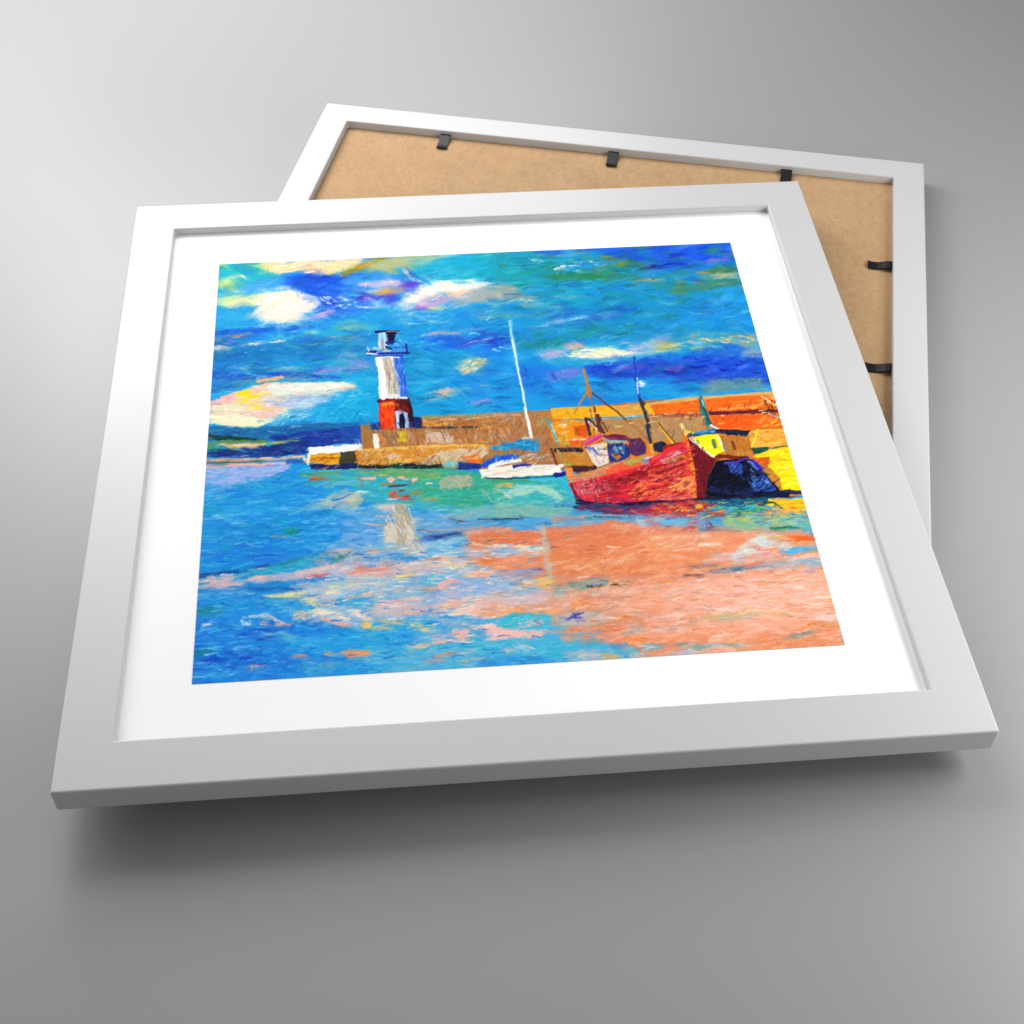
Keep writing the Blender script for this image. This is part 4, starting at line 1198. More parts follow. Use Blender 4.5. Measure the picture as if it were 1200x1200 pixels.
9 S 1c64b0 3.5 2 .3 | 420,430 600,425 800,435
9 P 98b8d0 6 | 840,420 1000,380 1200,340 1200,560 1060,560 900,480
9 D a4bccc,b8c8d0,c8c8c4,90b8d4,d8d4cc,88c0dc 130 13 1.9 -4 | 820,400 1200,330 1200,580 1000,580 840,470
9 P f0e4a0 5 | 980,420 1060,400 1180,385 1190,405 1060,425
9 S f4ecb8 5 3 .2 | 980,455 1080,452
9 S ece4a8 4 3 .25 | 1000,415 1180,395
9 P e0d898 5 | 540,480 640,460 800,450 830,470 780,495 640,485
9 D ece4b0,d8d890,c0d0b0,e8e0a8 34 10 1.7 -6 | 540,475 820,450 840,480 600,495
9 P e4dca8 5 | 780,515 840,490 900,485 910,520 840,540 790,535
9 S e8dca0 3 2 .25 | 860,535 1000,545
9 S d8b890 1.6 1 .4 | 900,535 1010,548
9 D 2ca4dc,48b4dc,1c94d8,60bcdc 70 13 2.2 8 | 560,500 800,510 1000,560 860,600 600,560
9 P 1c7880 6 | 100,570 180,545 250,570 220,620 80,620
9 D 1c7478,1a6c90,2c8c80 22 12 2.2 -3 | 75,560 240,560 240,620 75,620
9 D 1c6cd4,1a5cc8,2c84e0,1878d8 120 14 2.2 6 | 65,620 440,600 640,640 940,660 600,700 60,720
9 S f4f4f4 4 2 .25 | 110,680 170,675
9 S ffffff 4 3 .2 | 385,672 440,672
9 S f0e0cc 4 2 .3 | 430,625 560,600
9 P f0b89c 4 | 505,625 560,600 600,640 560,650 520,645
9 S f4e8e0 3 2 .3 | 470,625 550,595 600,635 680,670
9 S f0bc9c 4 3 .2 | 620,678 680,678
9 S f0b498 3.5 2 .2 | 700,682 730,675
9 P ccbcb0 4 | 735,600 760,580 825,590 830,630 780,660 740,640
9 D d4c4b8,c0b8b8,dccabc 16 8 2 70 | 735,595 820,590 820,640 750,650
9 S 84c4e8 3 2 .3 | 720,590 740,650
9 P 94b0d4 6 | 830,600 900,610 980,650 840,670
9 P f0e0c8 4 | 870,590 920,565 985,570 990,600 940,630 900,610
9 S f4eaa8 3 2 .3 | 860,590 920,565
9 S f0b49c 5 4 .12 | 950,635 1040,665 1135,685
9 S f4d8c4 2 1.5 .3 | 980,625 1080,655
9 P a8bcd4 6 | 985,600 1110,580 1200,600 1200,690 1130,680 1020,640
9 D b0c0d4,9cb4d8,c4c8d0 36 11 2 10 | 990,600 1200,580 1200,690 1050,650
9 P f0e4cc 4 | 1115,575 1200,565 1200,625 1150,600
9 S 1c6cc0 3 2 .3 | 850,690 920,670 960,660
9 D 1c5cd0,1a54c4,2070d8,1a68d0 80 14 2.4 2 | 360,740 600,700 900,690 900,740 700,850 360,820
9 P 60b8dc 6 | 540,750 640,720 800,745 740,790 640,820 600,800 660,770
9 D 70c0dc,58b0dc,90ccdc 30 11 2 -12 | 560,740 800,740 740,790 610,820
9 S 1a44b4 5 3 .2 | 500,780 580,765 660,760
9 D 1c88e4,2494e8,1c78e0,38a4ec,1a6cd8 200 16 2.4 4 | 50,740 400,720 1000,700 1200,760 1200,1010 30,1080
9 D 1c50c8,1a5cd0 60 14 2.4 -3 | 50,800 400,880 700,830 700,960 40,1010
9 P 1c88a4 6 | 50,860 150,840 200,870 120,895 50,895
9 P 1a54c8 6 | 60,905 200,895 220,910 150,935 60,930
9 S 78c0ec 2.4 1.4 .35 | 70,950 160,940
9 D 58b4ec,7cc8f0 26 9 1.4 8 | 60,930 400,940 560,960 300,1040 60,1040
9 S f0a088 4.5 4 .15 | 745,893 790,888 825,895
9 S c87868 2 1 .3 | 750,900 820,898
9 P f4a470 4 | 950,880 990,865 1055,882 1010,900 970,898
9 P f0a070 4 | 1075,860 1120,848 1200,850 1200,900 1160,918 1090,890
9 S f0b494 2.6 1.4 .15 | 445,990 455,960 500,962
9 S e0b0a8 1.8 1 .3 | 500,962 560,960
9 D 2ca8e8,20b4e8,48bcec,1c9ce4 100 15 2.2 -12 | 800,760 1200,720 1200,850 1000,860 900,900
9 S b0a4a4 2 1.4 .35 | 980,950 1180,955
9 S e0a080 2.4 1.4 .25 | 1060,972 1150,962
9 D 4cb0d4,3ca4dc,6cb8d0 60 14 2 -3 | 820,930 1200,930 1200,1010 800,1030
# ---- tile 10: water, lower middle
10 D 3c90e4,5ca8e8,2c84dc,7cb8ec 60 13 1.8 -3 | -10,20 300,10 300,100 -10,140
10 D dcc8c4,b8c0d0,c8b4b4,a8bcd8 60 14 1.9 -3 | -10,140 380,120 560,200 400,260 -10,260
10 P e08c58 4 | 140,165 220,150 320,160 200,178
10 S d89878 2.6 1.6 .3 | 300,150 400,148
10 S 287c74 4 2 .25 | -10,215 60,175
10 S ecd8a0 2 1.2 .4 | -10,155 100,150
10 P c8c4b4 5 | 310,0 520,0 500,110 380,90 290,110 330,60
10 P a8a08c 4 | 375,0 480,0 450,90 460,140 500,190 450,210 400,120
10 D b4ac94,c4bca4,98907c,d4ccbc 50 11 1.8 60 | 320,0 500,0 500,200 400,130
10 P d0c8c0 5 | 480,120 560,110 610,150 560,200 520,200
10 D d8d0c4,c8c0bc,c4c4c8 34 11 2 20 | 460,120 600,120 590,200 480,200
10 D 60b4d8,88ccd8,68a8dc,a4d4d0,90b4dc 90 14 1.8 -4 | 600,110 880,60 900,170 640,200
10 S 1c2864 2.6 1.5 .2 | 500,92 620,72 740,60 840,40
10 S 1c54bc 4 2 .25 | 500,92 640,75
10 P d87c50 5 | 890,70 1000,35 1200,25 1200,120 1040,135 940,110
10 D d87848,e08c5c,cc7048,e8a07c 54 16 2.2 -3 | 900,70 1200,30 1200,120 960,120
10 S f0c8a0 2.6 1.5 .35 | 880,110 1040,130 1190,115
10 S e09468 2.4 1.5 .3 | 860,160 970,158
10 D 8cb8e0,70a8dc,b0c8e0,c0d0e0,ece4dc 80 15 1.8 -2 | 640,160 1200,120 1200,200 640,210
10 P e0844c 4 | 840,240 1000,210 1140,205 1200,220 1200,300 1040,270 900,255
10 D e0844c,d87444,e89c68,f0b890 54 15 2.2 -3 | 830,240 1190,205 1190,280 960,270
10 D ecac94,f0c4ac,d8a088,e8d0b8 54 15 1.8 -4 | 560,250 840,200 860,260 600,270
10 S e08458 3 2 .25 | 600,225 740,205
10 S f4d848 4 2 .2 | 740,270 830,278 930,268
10 P d8bcac 5 | 360,290 480,235 590,230 560,310 420,330
10 D e4b8a4,e8a894,d4a8a8,f0c8b8,c8a4b4 130 14 1.9 -3 | -10,260 400,240 560,240 420,320 60,330
10 S e8907c 4 3 .25 | 60,310 200,300 340,290
10 S c87c84 2 1.4 .3 | 100,290 300,262 420,262
10 S b07c88 1.8 1.2 .3 | 20,240 200,228
10 D 78a4d8,a0b0d4,b8a4b4 40 13 1.6 -3 | -10,230 300,210 200,260 -10,290
10 P a8c4cc 5 | -10,370 120,340 460,345 490,380 440,410 200,415 60,390
10 D b0c8cc,98c0d0,c4ccc8,a0b8cc 60 15 2.2 -1 | 60,345 460,350 480,390 120,410
10 S ecd868 3 2 .25 | 380,345 510,330
10 S ece0a0 4 2 .25 | -10,415 60,400 120,395
10 D 28a8dc,3cb4dc,2498d4,5cc0dc 90 15 2.2 -3 | -10,430 300,420 600,330 640,400 300,470 -10,560
10 P 50bcdc 5 | 560,360 620,310 740,300 860,330 760,350 640,380
10 D 60c4dc,48b0d8,80ccd8,68a8dc 50 12 2 -10 | 560,350 740,280 860,310 700,370
10 S 20a4d0 4 3 .2 | 560,385 660,400
10 S e09058 3 1.8 .25 | 170,472 290,460
10 S e0a080 2.4 1.4 .3 | 360,440 480,435
10 S e89058 4 2.5 .15 | 580,435 680,430
10 P f4b0a0 4 | 670,410 720,375 830,360 840,400 780,430 690,425
10 D f4b8a8,f0c8b8,f0a490 22 11 2 -12 | 680,410 830,365 830,410 700,425
10 P f0b884 4 | 860,320 960,300 1060,310 1100,330 1000,350 880,350
10 D f4c088,f0a87c,f0c8a8,e8b0a0 40 12 2 -2 | 860,320 1090,310 1080,345 880,350
10 P 88a0d8 6 | 830,390 960,380 1080,370 1200,380 1200,420 1000,440 800,470 720,460
10 D 90a4d8,a8acd0,7898d4,b8b4c8 70 14 2 -3 | 760,400 1200,370 1200,430 800,470
10 S e8b484 3 2 .25 | 1060,390 1200,375
10 P 5c8ccc 5 | 600,460 700,425 760,440 720,480 660,510 610,490
10 D 6490cc,5080c4,7ca4d8 26 12 2.2 -3 | 600,460 740,440 700,500 620,490
10 D 20a8dc,1c98d8,38b8e0,2ca0d8 90 15 2.2 -14 | -10,500 300,460 580,440 580,480 200,560 -10,600
10 P f4a8a4 4 | 220,545 320,515 460,490 575,490 560,510 420,535 260,555
10 D f4b0a8,f0a09c,f8c4b8 30 14 2 -7 | 230,540 570,495 560,510 300,550
10 P b4c0cc 5 | 160,570 300,550 480,530 620,540 620,570 460,600 300,620 180,600
10 D c0c8cc,a8bccc,d0c4c4,e0b8b0,c8b8c0 100 14 1.8 -6 | 150,575 600,530 620,570 300,620
10 P f4b8a4 4 | 620,550 760,510 900,500 1000,500 960,560 800,560 720,570 640,560
10 D f0a890,f4b8a0,e8c0a8,d8b8b0,f0c8a8 100 15 1.9 -3 | 600,550 1000,470 1200,460 1200,540 960,560
10 P ecd0c0 4 | 740,590 860,555 960,560 960,620 880,615 800,610
10 P f0a078 4 | 960,580 1080,560 1200,540 1200,620 1040,625 960,620
10 D f4a888,ec9468,f0b494 44 15 2.2 -3 | 950,560 1200,490 1200,610 980,620
10 S f4a898 4 3 .2 | 360,620 480,605 600,585
10 S f8ecd0 4 3 .25 | 40,580 80,590 120,620 180,640
10 D f8e8d0,f4dcc0,f0c4a4 20 10 1.8 20 | 40,575 160,580 240,650 140,640
10 P a8b8d4 5 | -10,600 60,600 120,650 60,680 -10,670
10 P f0c058 4 | 130,690 160,655 240,670 300,690 390,720 300,715 180,710
10 D f0c868,e4ac50,f4d070 20 9 2 10 | 140,680 240,675 380,715 200,710
10 S f4ec90 4 3 .15 | 270,685 390,720
10 S f0a898 4 2.6 .2 | -10,675 70,690
10 D e8a084,f0c08c,d8ac84 24 12 1.7 8 | 220,640 460,650 460,680 300,690
10 D 1ca0e4,1c90e0,2cb0e4,1a80d8,38b8e8 170 15 2.3 8 | -10,700 200,720 420,660 720,680 420,820 -10,840
10 D 2c98d8,58b0d8,78b8d4,3c88c8,90bcd4 110 15 1.9 18 | 600,600 900,640 1000,760 720,700 560,640
10 D 98b8d0,b0bccc,78acd0 60 14 1.7 15 | 640,620 920,660 960,740 700,680
10 P f0d890 4 | 540,720 600,700 670,708 640,725 560,730
10 D 88a8d4,98acd0,70a8d8,a8b8d0 60 13 1.8 -4 | 460,760 700,710 860,740 760,780 520,790
10 P f4b8b0 4 | 765,735 840,715 900,710 940,745 860,770 800,765
10 P f8c0bc 4 | 940,685 1060,660 1130,690 1190,735 1160,780 1060,790 990,785 1080,745 1040,720
10 D f8c4c0,f4b4b0,f8d0cc 44 12 2.2 8 | 950,690 1100,680 1180,740 1100,780 1040,730
10 S ffffff 2.4 1.4 .35 | 1020,690 1060,670
10 S f8c0b4 5 3 .2 | 650,800 760,790 860,780
10 P f0c890 4 | 420,840 520,810 640,805 670,825 560,845
10 D f4d090,f0c0a0,f4c8b4 30 12 1.8 -5 | 430,835 640,805 660,825 500,850
10 D 3cb8d8,50c0d8,2ca8d8,70c8d8 90 15 2.2 -5 | 660,830 900,790 1200,800 1200,850 900,860 700,870
10 P f0985c 4 | -10,870 60,850 190,855 195,880 100,920 20,890
10 D f4a468,ec8c50 14 12 2.2 0 | 0,865 185,860 100,910
10 D 58b8dc,40b0e0,80c0d4,6cb4cc,9cc0c8 170 16 2 -3 | 200,860 700,840 1000,850 1190,870 1190,950 400,1000 100,1000
10 S e09c70 4 2.4 .25 | 640,905 720,882 820,865
10 S dc9078 2.4 1.4 .3 | 560,930 760,925
10 S e8bc8c 2.4 1.4 .35 | 840,930 1040,905
10 D c8c4c8,d8d4d4 16 9 1.3 -8 | 800,870 940,830 960,860 860,880
10 P f09870 4 | 1120,850 1200,845 1200,880 1150,865
10 S ec5c3c 2 1 .2 | 1150,865 1200,872
10 D 1c98e4,28a8e4,1c88d8 70 15 2.3 -10 | -10,940 200,930 340,990 -10,1020
10 D 3c94e0,2c84d8 30 13 2.3 -3 | 1000,900 1190,880 1190,960 1000,970
# ---- tile 11: orange reflection, lower
11 P e08058 10 | -10,60 330,30 800,20 1290,60 1240,160 1330,250 1210,330 900,340 400,330 -10,300
11 D e08458,dc7850,e8946c,d87048,ec9c74 170 18 2.3 -5 | -10,60 330,30 900,40 1200,90 1200,300 700,330 380,240
11 D f0b47c,f0a468,e8a874,f4c494,d88c58 140 11 1.7 -22 | 420,240 700,190 900,120 1200,100 1100,200 960,320 440,330
11 D f4c890,f0b888 60 6 1.1 -30 | 560,220 900,160 1000,260 640,260
11 P 94bce0 5 | -10,150 100,145 200,160 200,185 60,200 -10,190
11 S f4e4c8 4 2.5 .25 | -10,130 100,125 330,145
11 S f8f4e4 4 3 .2 | 180,155 330,150
11 S f0e8dc 4 3 .2 | 20,200 200,190 330,185
11 D 90b8e0,b8c8dc,f4e8d8,70a8dc 50 12 1.7 -3 | -10,145 330,140 320,195 -10,205
11 D e8946c,f0a880,e08050,f0b898 60 15 2 -3 | -10,220 330,200 350,290 -10,290
11 S 4858a0 3.5 2.5 .3 | 160,315 240,305 330,292
11 D a0a8c4,94a0c4,b8a8b4,88a0c8 70 13 1.8 -3 | -10,310 340,285 340,350 160,380 -10,360
11 S f0c058 5 4 .25 | 200,410 280,370 370,350
11 P f0b45c 5 | 230,400 300,345 380,345 400,420 320,435
11 D f4b868,f0a864,f4c88c 40 12 2 -5 | 180,390 420,345 400,430 220,430
11 D 68a8cc,88b0d0,4ca0cc,a8bcd4,b0c4dc 80 14 2 -2 | -10,370 280,370 330,450 240,480 -10,480
11 D d8b8b4,e8c4b0,c8bcc4,f0b898 60 15 1.9 -3 | -10,480 500,470 520,580 -10,560
11 P c0b8a4 4 | 320,0 350,0 360,90 395,180 380,240 410,360 380,380 340,230 335,90
11 D c8c0b0,b4b4a8,d0c4b0 40 10 1.7 80 | 325,10 370,80 395,230 400,370 345,220
11 D 5c9494,409490,88a49c,74a8a8,487c80 50 11 2 -3 | 420,400 600,380 780,360 780,420 540,440 430,420
11 P 8cb0ac 5 | 600,385 700,360 790,375 740,420 640,410
11 P 6c9890 5 | 400,450 450,420 510,450 480,490 420,485
11 D 789c90,90a898,58908c 26 9 1.8 60 | 400,430 510,430 500,490 410,490
11 S 141418 3 2 .15 | 650,412 700,415 750,405
11 S 101010 2.6 1.4 .15 | 820,402 870,398 920,396
11 S 6c4838 1.4 1 .3 | 900,380 1010,385
11 S 3c3028 1.4 .8 .3 | 1080,400 1160,432
11 S 2c7c9c 2.6 2 .2 | 740,370 790,372
11 S 5c9494 2.6 1.6 .3 | 660,445 740,455 830,440
11 D f0b494,ec9c74,f4c4a4,e88c64,e8a88c 220 16 1.9 -2 | 400,440 800,400 1200,330 1200,600 800,620 520,560
11 D f4c8b8,f8d8c8 50 12 1.7 -3 | 780,430 1190,430 1190,620 1000,640 820,480
11 S b07c68 1.4 1 .35 | 640,490 860,480 1080,490
11 P f0985c 4 | 520,510 640,500 700,530 640,560 540,570
11 P f0a878 4 | -10,570 200,555 420,560 520,590 300,600 -10,610
11 D f0a474,f4b88c,e89868 44 14 2 -2 | -10,560 460,560 460,595 -10,605
11 P b4b4ac 5 | 420,620 560,580 720,590 800,640 700,680 560,680 440,660
11 D b8b8b0,a0b0b4,c8b8b0,98acac,d4c0bc 80 12 1.9 -6 | 400,620 720,580 800,640 640,690 420,680
11 S 3848a8 4 2 .2 | 510,640 560,610 620,600
11 D 303c9c,4858b4,283090 22 7 1.6 30 | 460,625 620,600 620,650 480,640
11 S 2c38a0 2.4 1.6 .2 | 560,630 580,655
11 P 34b4d0 4 | 10,650 100,600 250,595 400,610 380,690 240,710 60,720
11 D 3cb8d4,54c4d4,28a8c8,70ccd4 60 12 2.2 -6 | 20,650 240,600 380,620 340,700 80,710
11 P f8c0bc 4 | 150,670 210,640 330,640 350,670 260,690 180,690
11 D f8c4c0,f4b8b4 20 10 2 -8 | 160,670 320,645 320,680 190,690
11 S 3838a0 2 1.2 .2 | 275,650 300,670
11 S 4048a8 1.6 1 .2 | 300,665 340,680
11 P f8c4c0 4 | -10,680 50,690 60,715 240,715 370,710 300,770 120,765 -10,780
11 D f8c8c4,f4b8b0,f0b0a4 44 13 2.2 -3 | -10,700 370,715 300,760 -10,775
11 P 88b4b0 5 | 440,690 520,690 520,730 480,730
11 D f08c64,f09c74,ec8054,f4b090 150 15 2 -6 | 380,720 700,690 1200,640 1200,740 820,820 480,790
11 P a8a494 5 | 480,780 560,750 620,740 600,770 520,790
11 D b0a898,98a49c 16 11 1.8 -10 | 490,775 610,745 600,770
11 P 9c9c98 5 | 890,720 940,680 1030,675 1060,720 1000,740
11 D a49c94,8c9ca0,b8a498 34 11 1.7 -12 | 890,710 1030,680 1060,730 920,740
11 S a09890 3 1.6 .3 | 1060,712 1200,705
11 P f08c44 4 | 880,790 960,750 1110,740 1090,800 1010,820 940,800
11 D f09450,ec7c38,f4a868 30 12 2.2 -5 | 900,780 1100,750 1080,800 980,810
11 P 48b0cc 4 | 620,815 700,795 780,810 740,835 640,830
11 S 9c9890 3 2 .3 | 600,800 700,785 780,795
11 D 34b4d4,4cbcd8,28a4d0,70c8d8 150 14 2.3 -8 | -10,790 360,760 560,830 580,880 320,930 -10,960
11 S f8c4b4 3 2 .25 | 160,815 260,835
11 P f8b870 4 | 170,912 230,895 290,885 250,915
11 P f4b078 4 | 30,855 80,840 125,860 80,870
11 D e8f0f4,c0dcec 24 8 1.4 20 | 30,820 280,830 240,880 60,870
11 D 2c90e0,1c80d8,44a8e4 70 14 2.4 0 | -10,880 240,900 500,920 -10,970
11 P 60a8c0 5 | 800,850 940,830 1050,860 900,890 820,880
11 D 58b4cc,7cb8c4,a4b8bc,48a8c4 60 13 2 -4 | 740,860 1040,830 1190,820 1190,860 820,890
11 P 44b4d8 4 | 1040,825 1100,810 1160,820 1120,850 1050,850
11 D d8bcb8,e4c4b8,c8b4b8,f0c8b8 70 13 2 -4 | 500,880 720,840 780,890 1100,870 1200,860 1200,900 540,930
11 S e8a850 3.4 2 .2 | 760,890 860,895
# ---- tile 12: orange reflection, lower right (scale 5)
12 P e8946c 14 | -90,150 120,118 500,130 1000,180 1160,780 300,830 -60,840 40,640 -120,520 60,380 -60,260
12 D e8946c,e08458,f0a880,ec9c78,dc7c54 260 20 2.2 -3 | -10,140 540,150 560,320 260,380 -10,420
12 D f4b0a0,f0a890,f4c0b0,ec9c80,f0b4a4 330 22 2.2 -2 | 180,400 560,380 1030,370 1100,600 1000,620 500,640 100,600
12 D f0a07c,ec9068,f4b498 150 20 2.2 -2 | -10,640 500,640 1100,620 1140,700 500,800 -10,780
12 D d87c54,e08c5c,f0a070,c87048,e89468 240 7 1.3 -20 | 620,740 860,690 980,640 1110,670 1150,775 640,800
12 D d88c64,f0b490,c87c58 60 6 1.2 -10 | 680,680 1000,620 1100,660 760,740
12 D f4d0b4,ecc0a0 44 12 1.6 -10 | -10,140 420,140 400,200 100,210
12 S f8e0c8 4 2.5 .3 | 300,200 420,195
12 S f4d8c0 4 2.5 .3 | 130,265 200,265
12 P d8e4e0 5 | 480,270 560,260 600,170 640,150 720,150 700,190 560,200
12 D c0dce0,d8e8e8,a8d8dc,e8dcd8,94ccd4 90 11 1.8 -8 | 560,200 640,150 850,180 850,230 680,240 560,260
12 D e07848,e88c50,c8a878,8cc8b8,f0a05c 60 12 1.9 -3 | 680,160 980,140 990,180 840,190
12 P e8642c 4 | 815,155 900,145 975,150 980,175 860,180
12 P 3cb0dc 4 | 760,235 840,215 985,205 995,235 900,250 820,250
12 D 48b4e0,2ca0d8,68c0e0 44 13 2 -3 | 780,230 990,210 995,240 850,250
12 P f08c2c 4 | 940,240 995,230 1000,255 950,260
12 P e89898 4 | 610,205 660,215 720,245 800,260 740,268 660,260
12 S d86c60 1.8 1.2 .3 | 620,210 700,258 800,262
12 D e8b8b4,d8c4c0,c0d0d8,b8a8b0,e89c88 150 15 1.8 -3 | 380,250 560,250 800,270 1010,270 1010,310 560,320 380,300
12 D c8e0e4,b0c8d4 24 8 1.9 60 | 480,250 540,250 530,290 490,290
12 S e07858 3 2 .25 | 560,318 700,300 800,295
12 S f0c8c8 4 2.6 .25 | 330,295 440,285
12 D 60a8d0,4c98c8,88b4cc,a8b8c0 80 14 1.8 -3 | 660,310 1000,275 1020,330 860,350 560,350
12 P 587c94 4 | 300,370 380,345 480,330 620,325 560,350 420,362
12 D 5c7c94,486c88,7094a8,3c6080 50 12 1.9 -5 | 310,368 480,335 640,330 560,352 380,365
12 S 3c4c64 3 1.6 .2 | 210,378 300,375 370,350
12 S 8c7c74 5 3 .4 | 240,330 340,320 400,318
12 P 2c84cc 4 | 890,355 930,345 1000,352 960,360
12 S 68a8c8 2.6 2 .25 | 920,290 960,300 1010,312
12 S 885848 1.2 .9 .2 | 500,375 530,395 570,418 800,415
12 S 7ca8a4 3 2 .3 | 930,422 1020,420
12 S a4a89c 2 1 .4 | 870,425 930,422
12 S 909890 2.4 1.5 .3 | 150,463 300,460
12 S 94b4c4 2.6 1.6 .25 | 260,492 340,495 430,490
12 S 786c68 3.5 2.4 .3 | 280,568 350,578 430,572
12 P f4d8d0 4 | 80,610 160,590 210,605 180,625 100,622
12 P b8bc48 4 | 440,610 500,580 600,560 660,580 640,600 520,625 450,625
12 D c4bc50,a8b454,d0b868,98a858 44 12 1.8 -6 | 440,605 620,565 780,590 860,605 560,620
12 S a8a850 4 2 .3 | 680,590 760,600 860,610
12 S 9cac50 5 4 .25 | 320,625 420,610 500,600
12 S 74b0b8 4 3 .2 | 420,632 520,630 640,605
12 S 7ca090 4 3 .25 | 250,650 320,630
12 S 6c808c 4 2.4 .2 | 40,690 150,680 260,650
12 S 587080 2.4 1.6 .25 | 130,690 210,678
12 S 705c54 1.2 .8 .4 | 60,650 200,635 330,615
12 D f4c4b8,f8d0c0,f4b8a8 60 15 2.2 -2 | 960,610 1090,590 1100,630 1000,640
12 P f8ccbc 4 | 970,610 1020,590 1090,595 1100,625 1020,640
12 S 94a494 3 2 .25 | 1010,660 1110,655
12 S 6c7454 2 1.4 .3 | 900,572 1080,575
12 P 7c8c84 4 | 780,745 860,715 960,700 960,715 880,740
12 D 88948c,6c8480,a09880 26 12 1.7 -8 | 770,750 960,700 960,715 840,745
12 S 58b0cc 6 4 .2 | -20,790 60,785
12 P 3cb0d4 4 | -20,780 60,780 70,795 0,810 -20,810
12 D 80b0b0,9cb8b4,68a8b0,b8b4a8 60 13 1.9 -8 | 200,790 300,770 440,780 640,770 600,790 400,790 280,810
12 S 68a8ac 3.4 2.6 .25 | 260,800 340,785 420,775 500,785
12 S 7c9c98 3 2 .3 | 160,780 260,765
12 D a8b8cc,c0bcc8,b0b4c4 30 11 1.8 -5 | 120,820 260,800 260,830 130,835
12 D f4b4a4,f8c0b0 34 13 2.2 -3 | 320,815 440,790 500,800 400,820
12 S a87458 1.2 .8 .4 | 20,440 80,465
12 S 9c6850 1.2 .8 .4 | -10,430 60,460
# light passages in the water
0 G 9cc4e4 60 12 -4 .5 | 470,640 440,690 560,690
0 G d4c8cc 60 10 -3 .5 | 520,668 480,700 620,700
0 G f4b49c 110 26 -3 .6 | 880,720 800,700 930,690
0 G f4b8a4 60 12 -3 .5 | 860,690 940,705 780,735
0 G e88a5c 70 10 -3 .5 | 700,640 640,655 760,655
0 G 2ca4e8 60 16 -3 .5 | 300,600 280,720 350,760
0 D d8dce4,c4d4e4,f4dcd0,ecd0c8,a8cce8,f8e8d8 150 18 1.6 -4 | 380,660 500,640 640,690 640,720 420,740 340,700
0 D 48b8ec,30a4e8,6cc8f0,1c88e0,90d4f0 170 16 1.6 -4 | 225,700 420,720 640,745 560,775 230,800
0 D 48b0ec,2898e4,78c4f0,1c84dc 120 26 1.6 -5 | 232,560 410,565 400,640 228,670
0 D f8c8b8,f4b8a4,f0a488,f8d8cc,e89068 260 20 1.9 -3 | 650,700 970,640 988,752 760,772 640,720
0 D f4c8a0,f0b080,f8d8b8 90 9 1 -25 | 640,665 720,640 800,630 770,670 660,680
0 D 6c9ca8,8cb0b8,5c7c94 40 16 1.2 -4 | 650,680 940,640 980,740 700,745
0 D c8e4f0,ffffff,a0d4f0 60 9 .9 -4 | 380,600 600,600 640,640 420,660
# loose accents on the boats
0 D 9c2030,7c1826,b02838,8c1830,c83c38 150 9 1.8 -18 | 680,572 760,545 815,520 818,580 700,588
0 D d83038,b01c30,ec5844,f07848,8c1830,f49068,c85868 120 9 1.6 -18 | 680,572 760,545 815,520 818,580 700,588
0 D 5c1428,7c1c34,3c1024 26 8 1.3 -16 | 690,575 800,540 815,580 700,588
0 D f4c8bc,f0b4b0,f8a088 30 6 1 -20 | 680,570 760,548 812,530 812,560 700,580
0 D 0a0c1c,141a38,0c1428,1c1c50 60 11 2.4 -45 | 832,560 860,545 900,555 925,580 830,585
0 D 24409c,3454a8,5078c0 12 7 1.4 50 | 855,545 890,555 905,575 880,578
0 D 3c1c3c,6c2c54,a43868,1c1c48 40 6 1.4 -10 | 700,515 760,515 755,535 705,538
0 D d8c4b4,f4e8d8,8890c0 16 6 1.2 70 | 690,528 712,525 712,545 698,548
0 D 704020,904c20,502c20,c87830 60 8 1 -70 | 640,500 760,490 900,470 910,490 760,520 650,530
0 D f0c060,f8d880,e08028 50 8 1.3 -8 | 645,485 760,478 905,466 925,500 760,510 650,520
0 D 201c30,4c2c2c 12 9 1 75 | 690,490 712,490 716,515 696,515
0 M 1700 16 1.9 -4 .10 7 2.5 7 .6 | 225,640 400,600 700,620 950,610 990,755 225,800
0 L .5 6 | 215,560 420,570 560,600 690,600 840,605 960,600 1000,770 210,810
0 M 1300 8 1.4 -5 .13 3 2 8 .5 | 225,640 400,600 700,620 950,610 990,755 225,800
0 M 600 12 1.4 -3 .13 6 2.5 7 .65 | 400,560 560,560 680,590 950,590 950,620 420,640
0 M 420 7 1.4 -14 .16 3 2 30 .65 | 672,555 700,545 820,525 835,585 690,592
# laid on last
0 D d8dce4,c4d4e4,f4dcd0,ecd0c8,a8cce8,f8e8d8 110 15 1.7 -4 | 380,660 500,640 640,690 640,720 420,740 340,700
0 D 24a4e4,38b4ec,20b0e0,48bcec 110 18 2.2 -5 | 225,690 420,710 640,750 560,775 230,800
0 D 48b8ec,30a4e8,6cc8f0,1c70d8,90d4f0,1458c8 120 14 1.7 -3 | 225,690 420,700 640,745 560,775 230,800
0 D 20a0dc,30b0e4,1c94d8,28a8c8 90 24 2.2 -5 | 232,560 410,565 400,640 228,690
0 D 48b0ec,2898e4,78c4f0,1c78d8,20a0c8,1460c8 90 24 1.7 -5 | 232,560 410,565 400,640 228,690
0 D f8c4b0,f4b49c,ec9c78,f8d4c4,e48860,d87848 170 18 1.8 -3 | 650,640 970,630 988,752 760,772 640,730
0 D e89038,f0b060,d8783c,e8a070 60 16 1.5 -4 | 640,640 960,635 980,750 740,765
0 D 6cc0b8,4cb0a8,8cc8b0,38a0a0 50 12 1.7 -4 | 420,560 660,565 670,595 430,605
0 D f8ccc4,f4b4a8,f0a088,f8d8c8 70 15 2 -4 | 330,690 560,650 640,690 600,740 420,720
0 D 5c9cd8,88b8e4,4488d0,a4b0d8,3caccc 90 15 1.6 -3 | 420,640 640,640 650,720 480,740
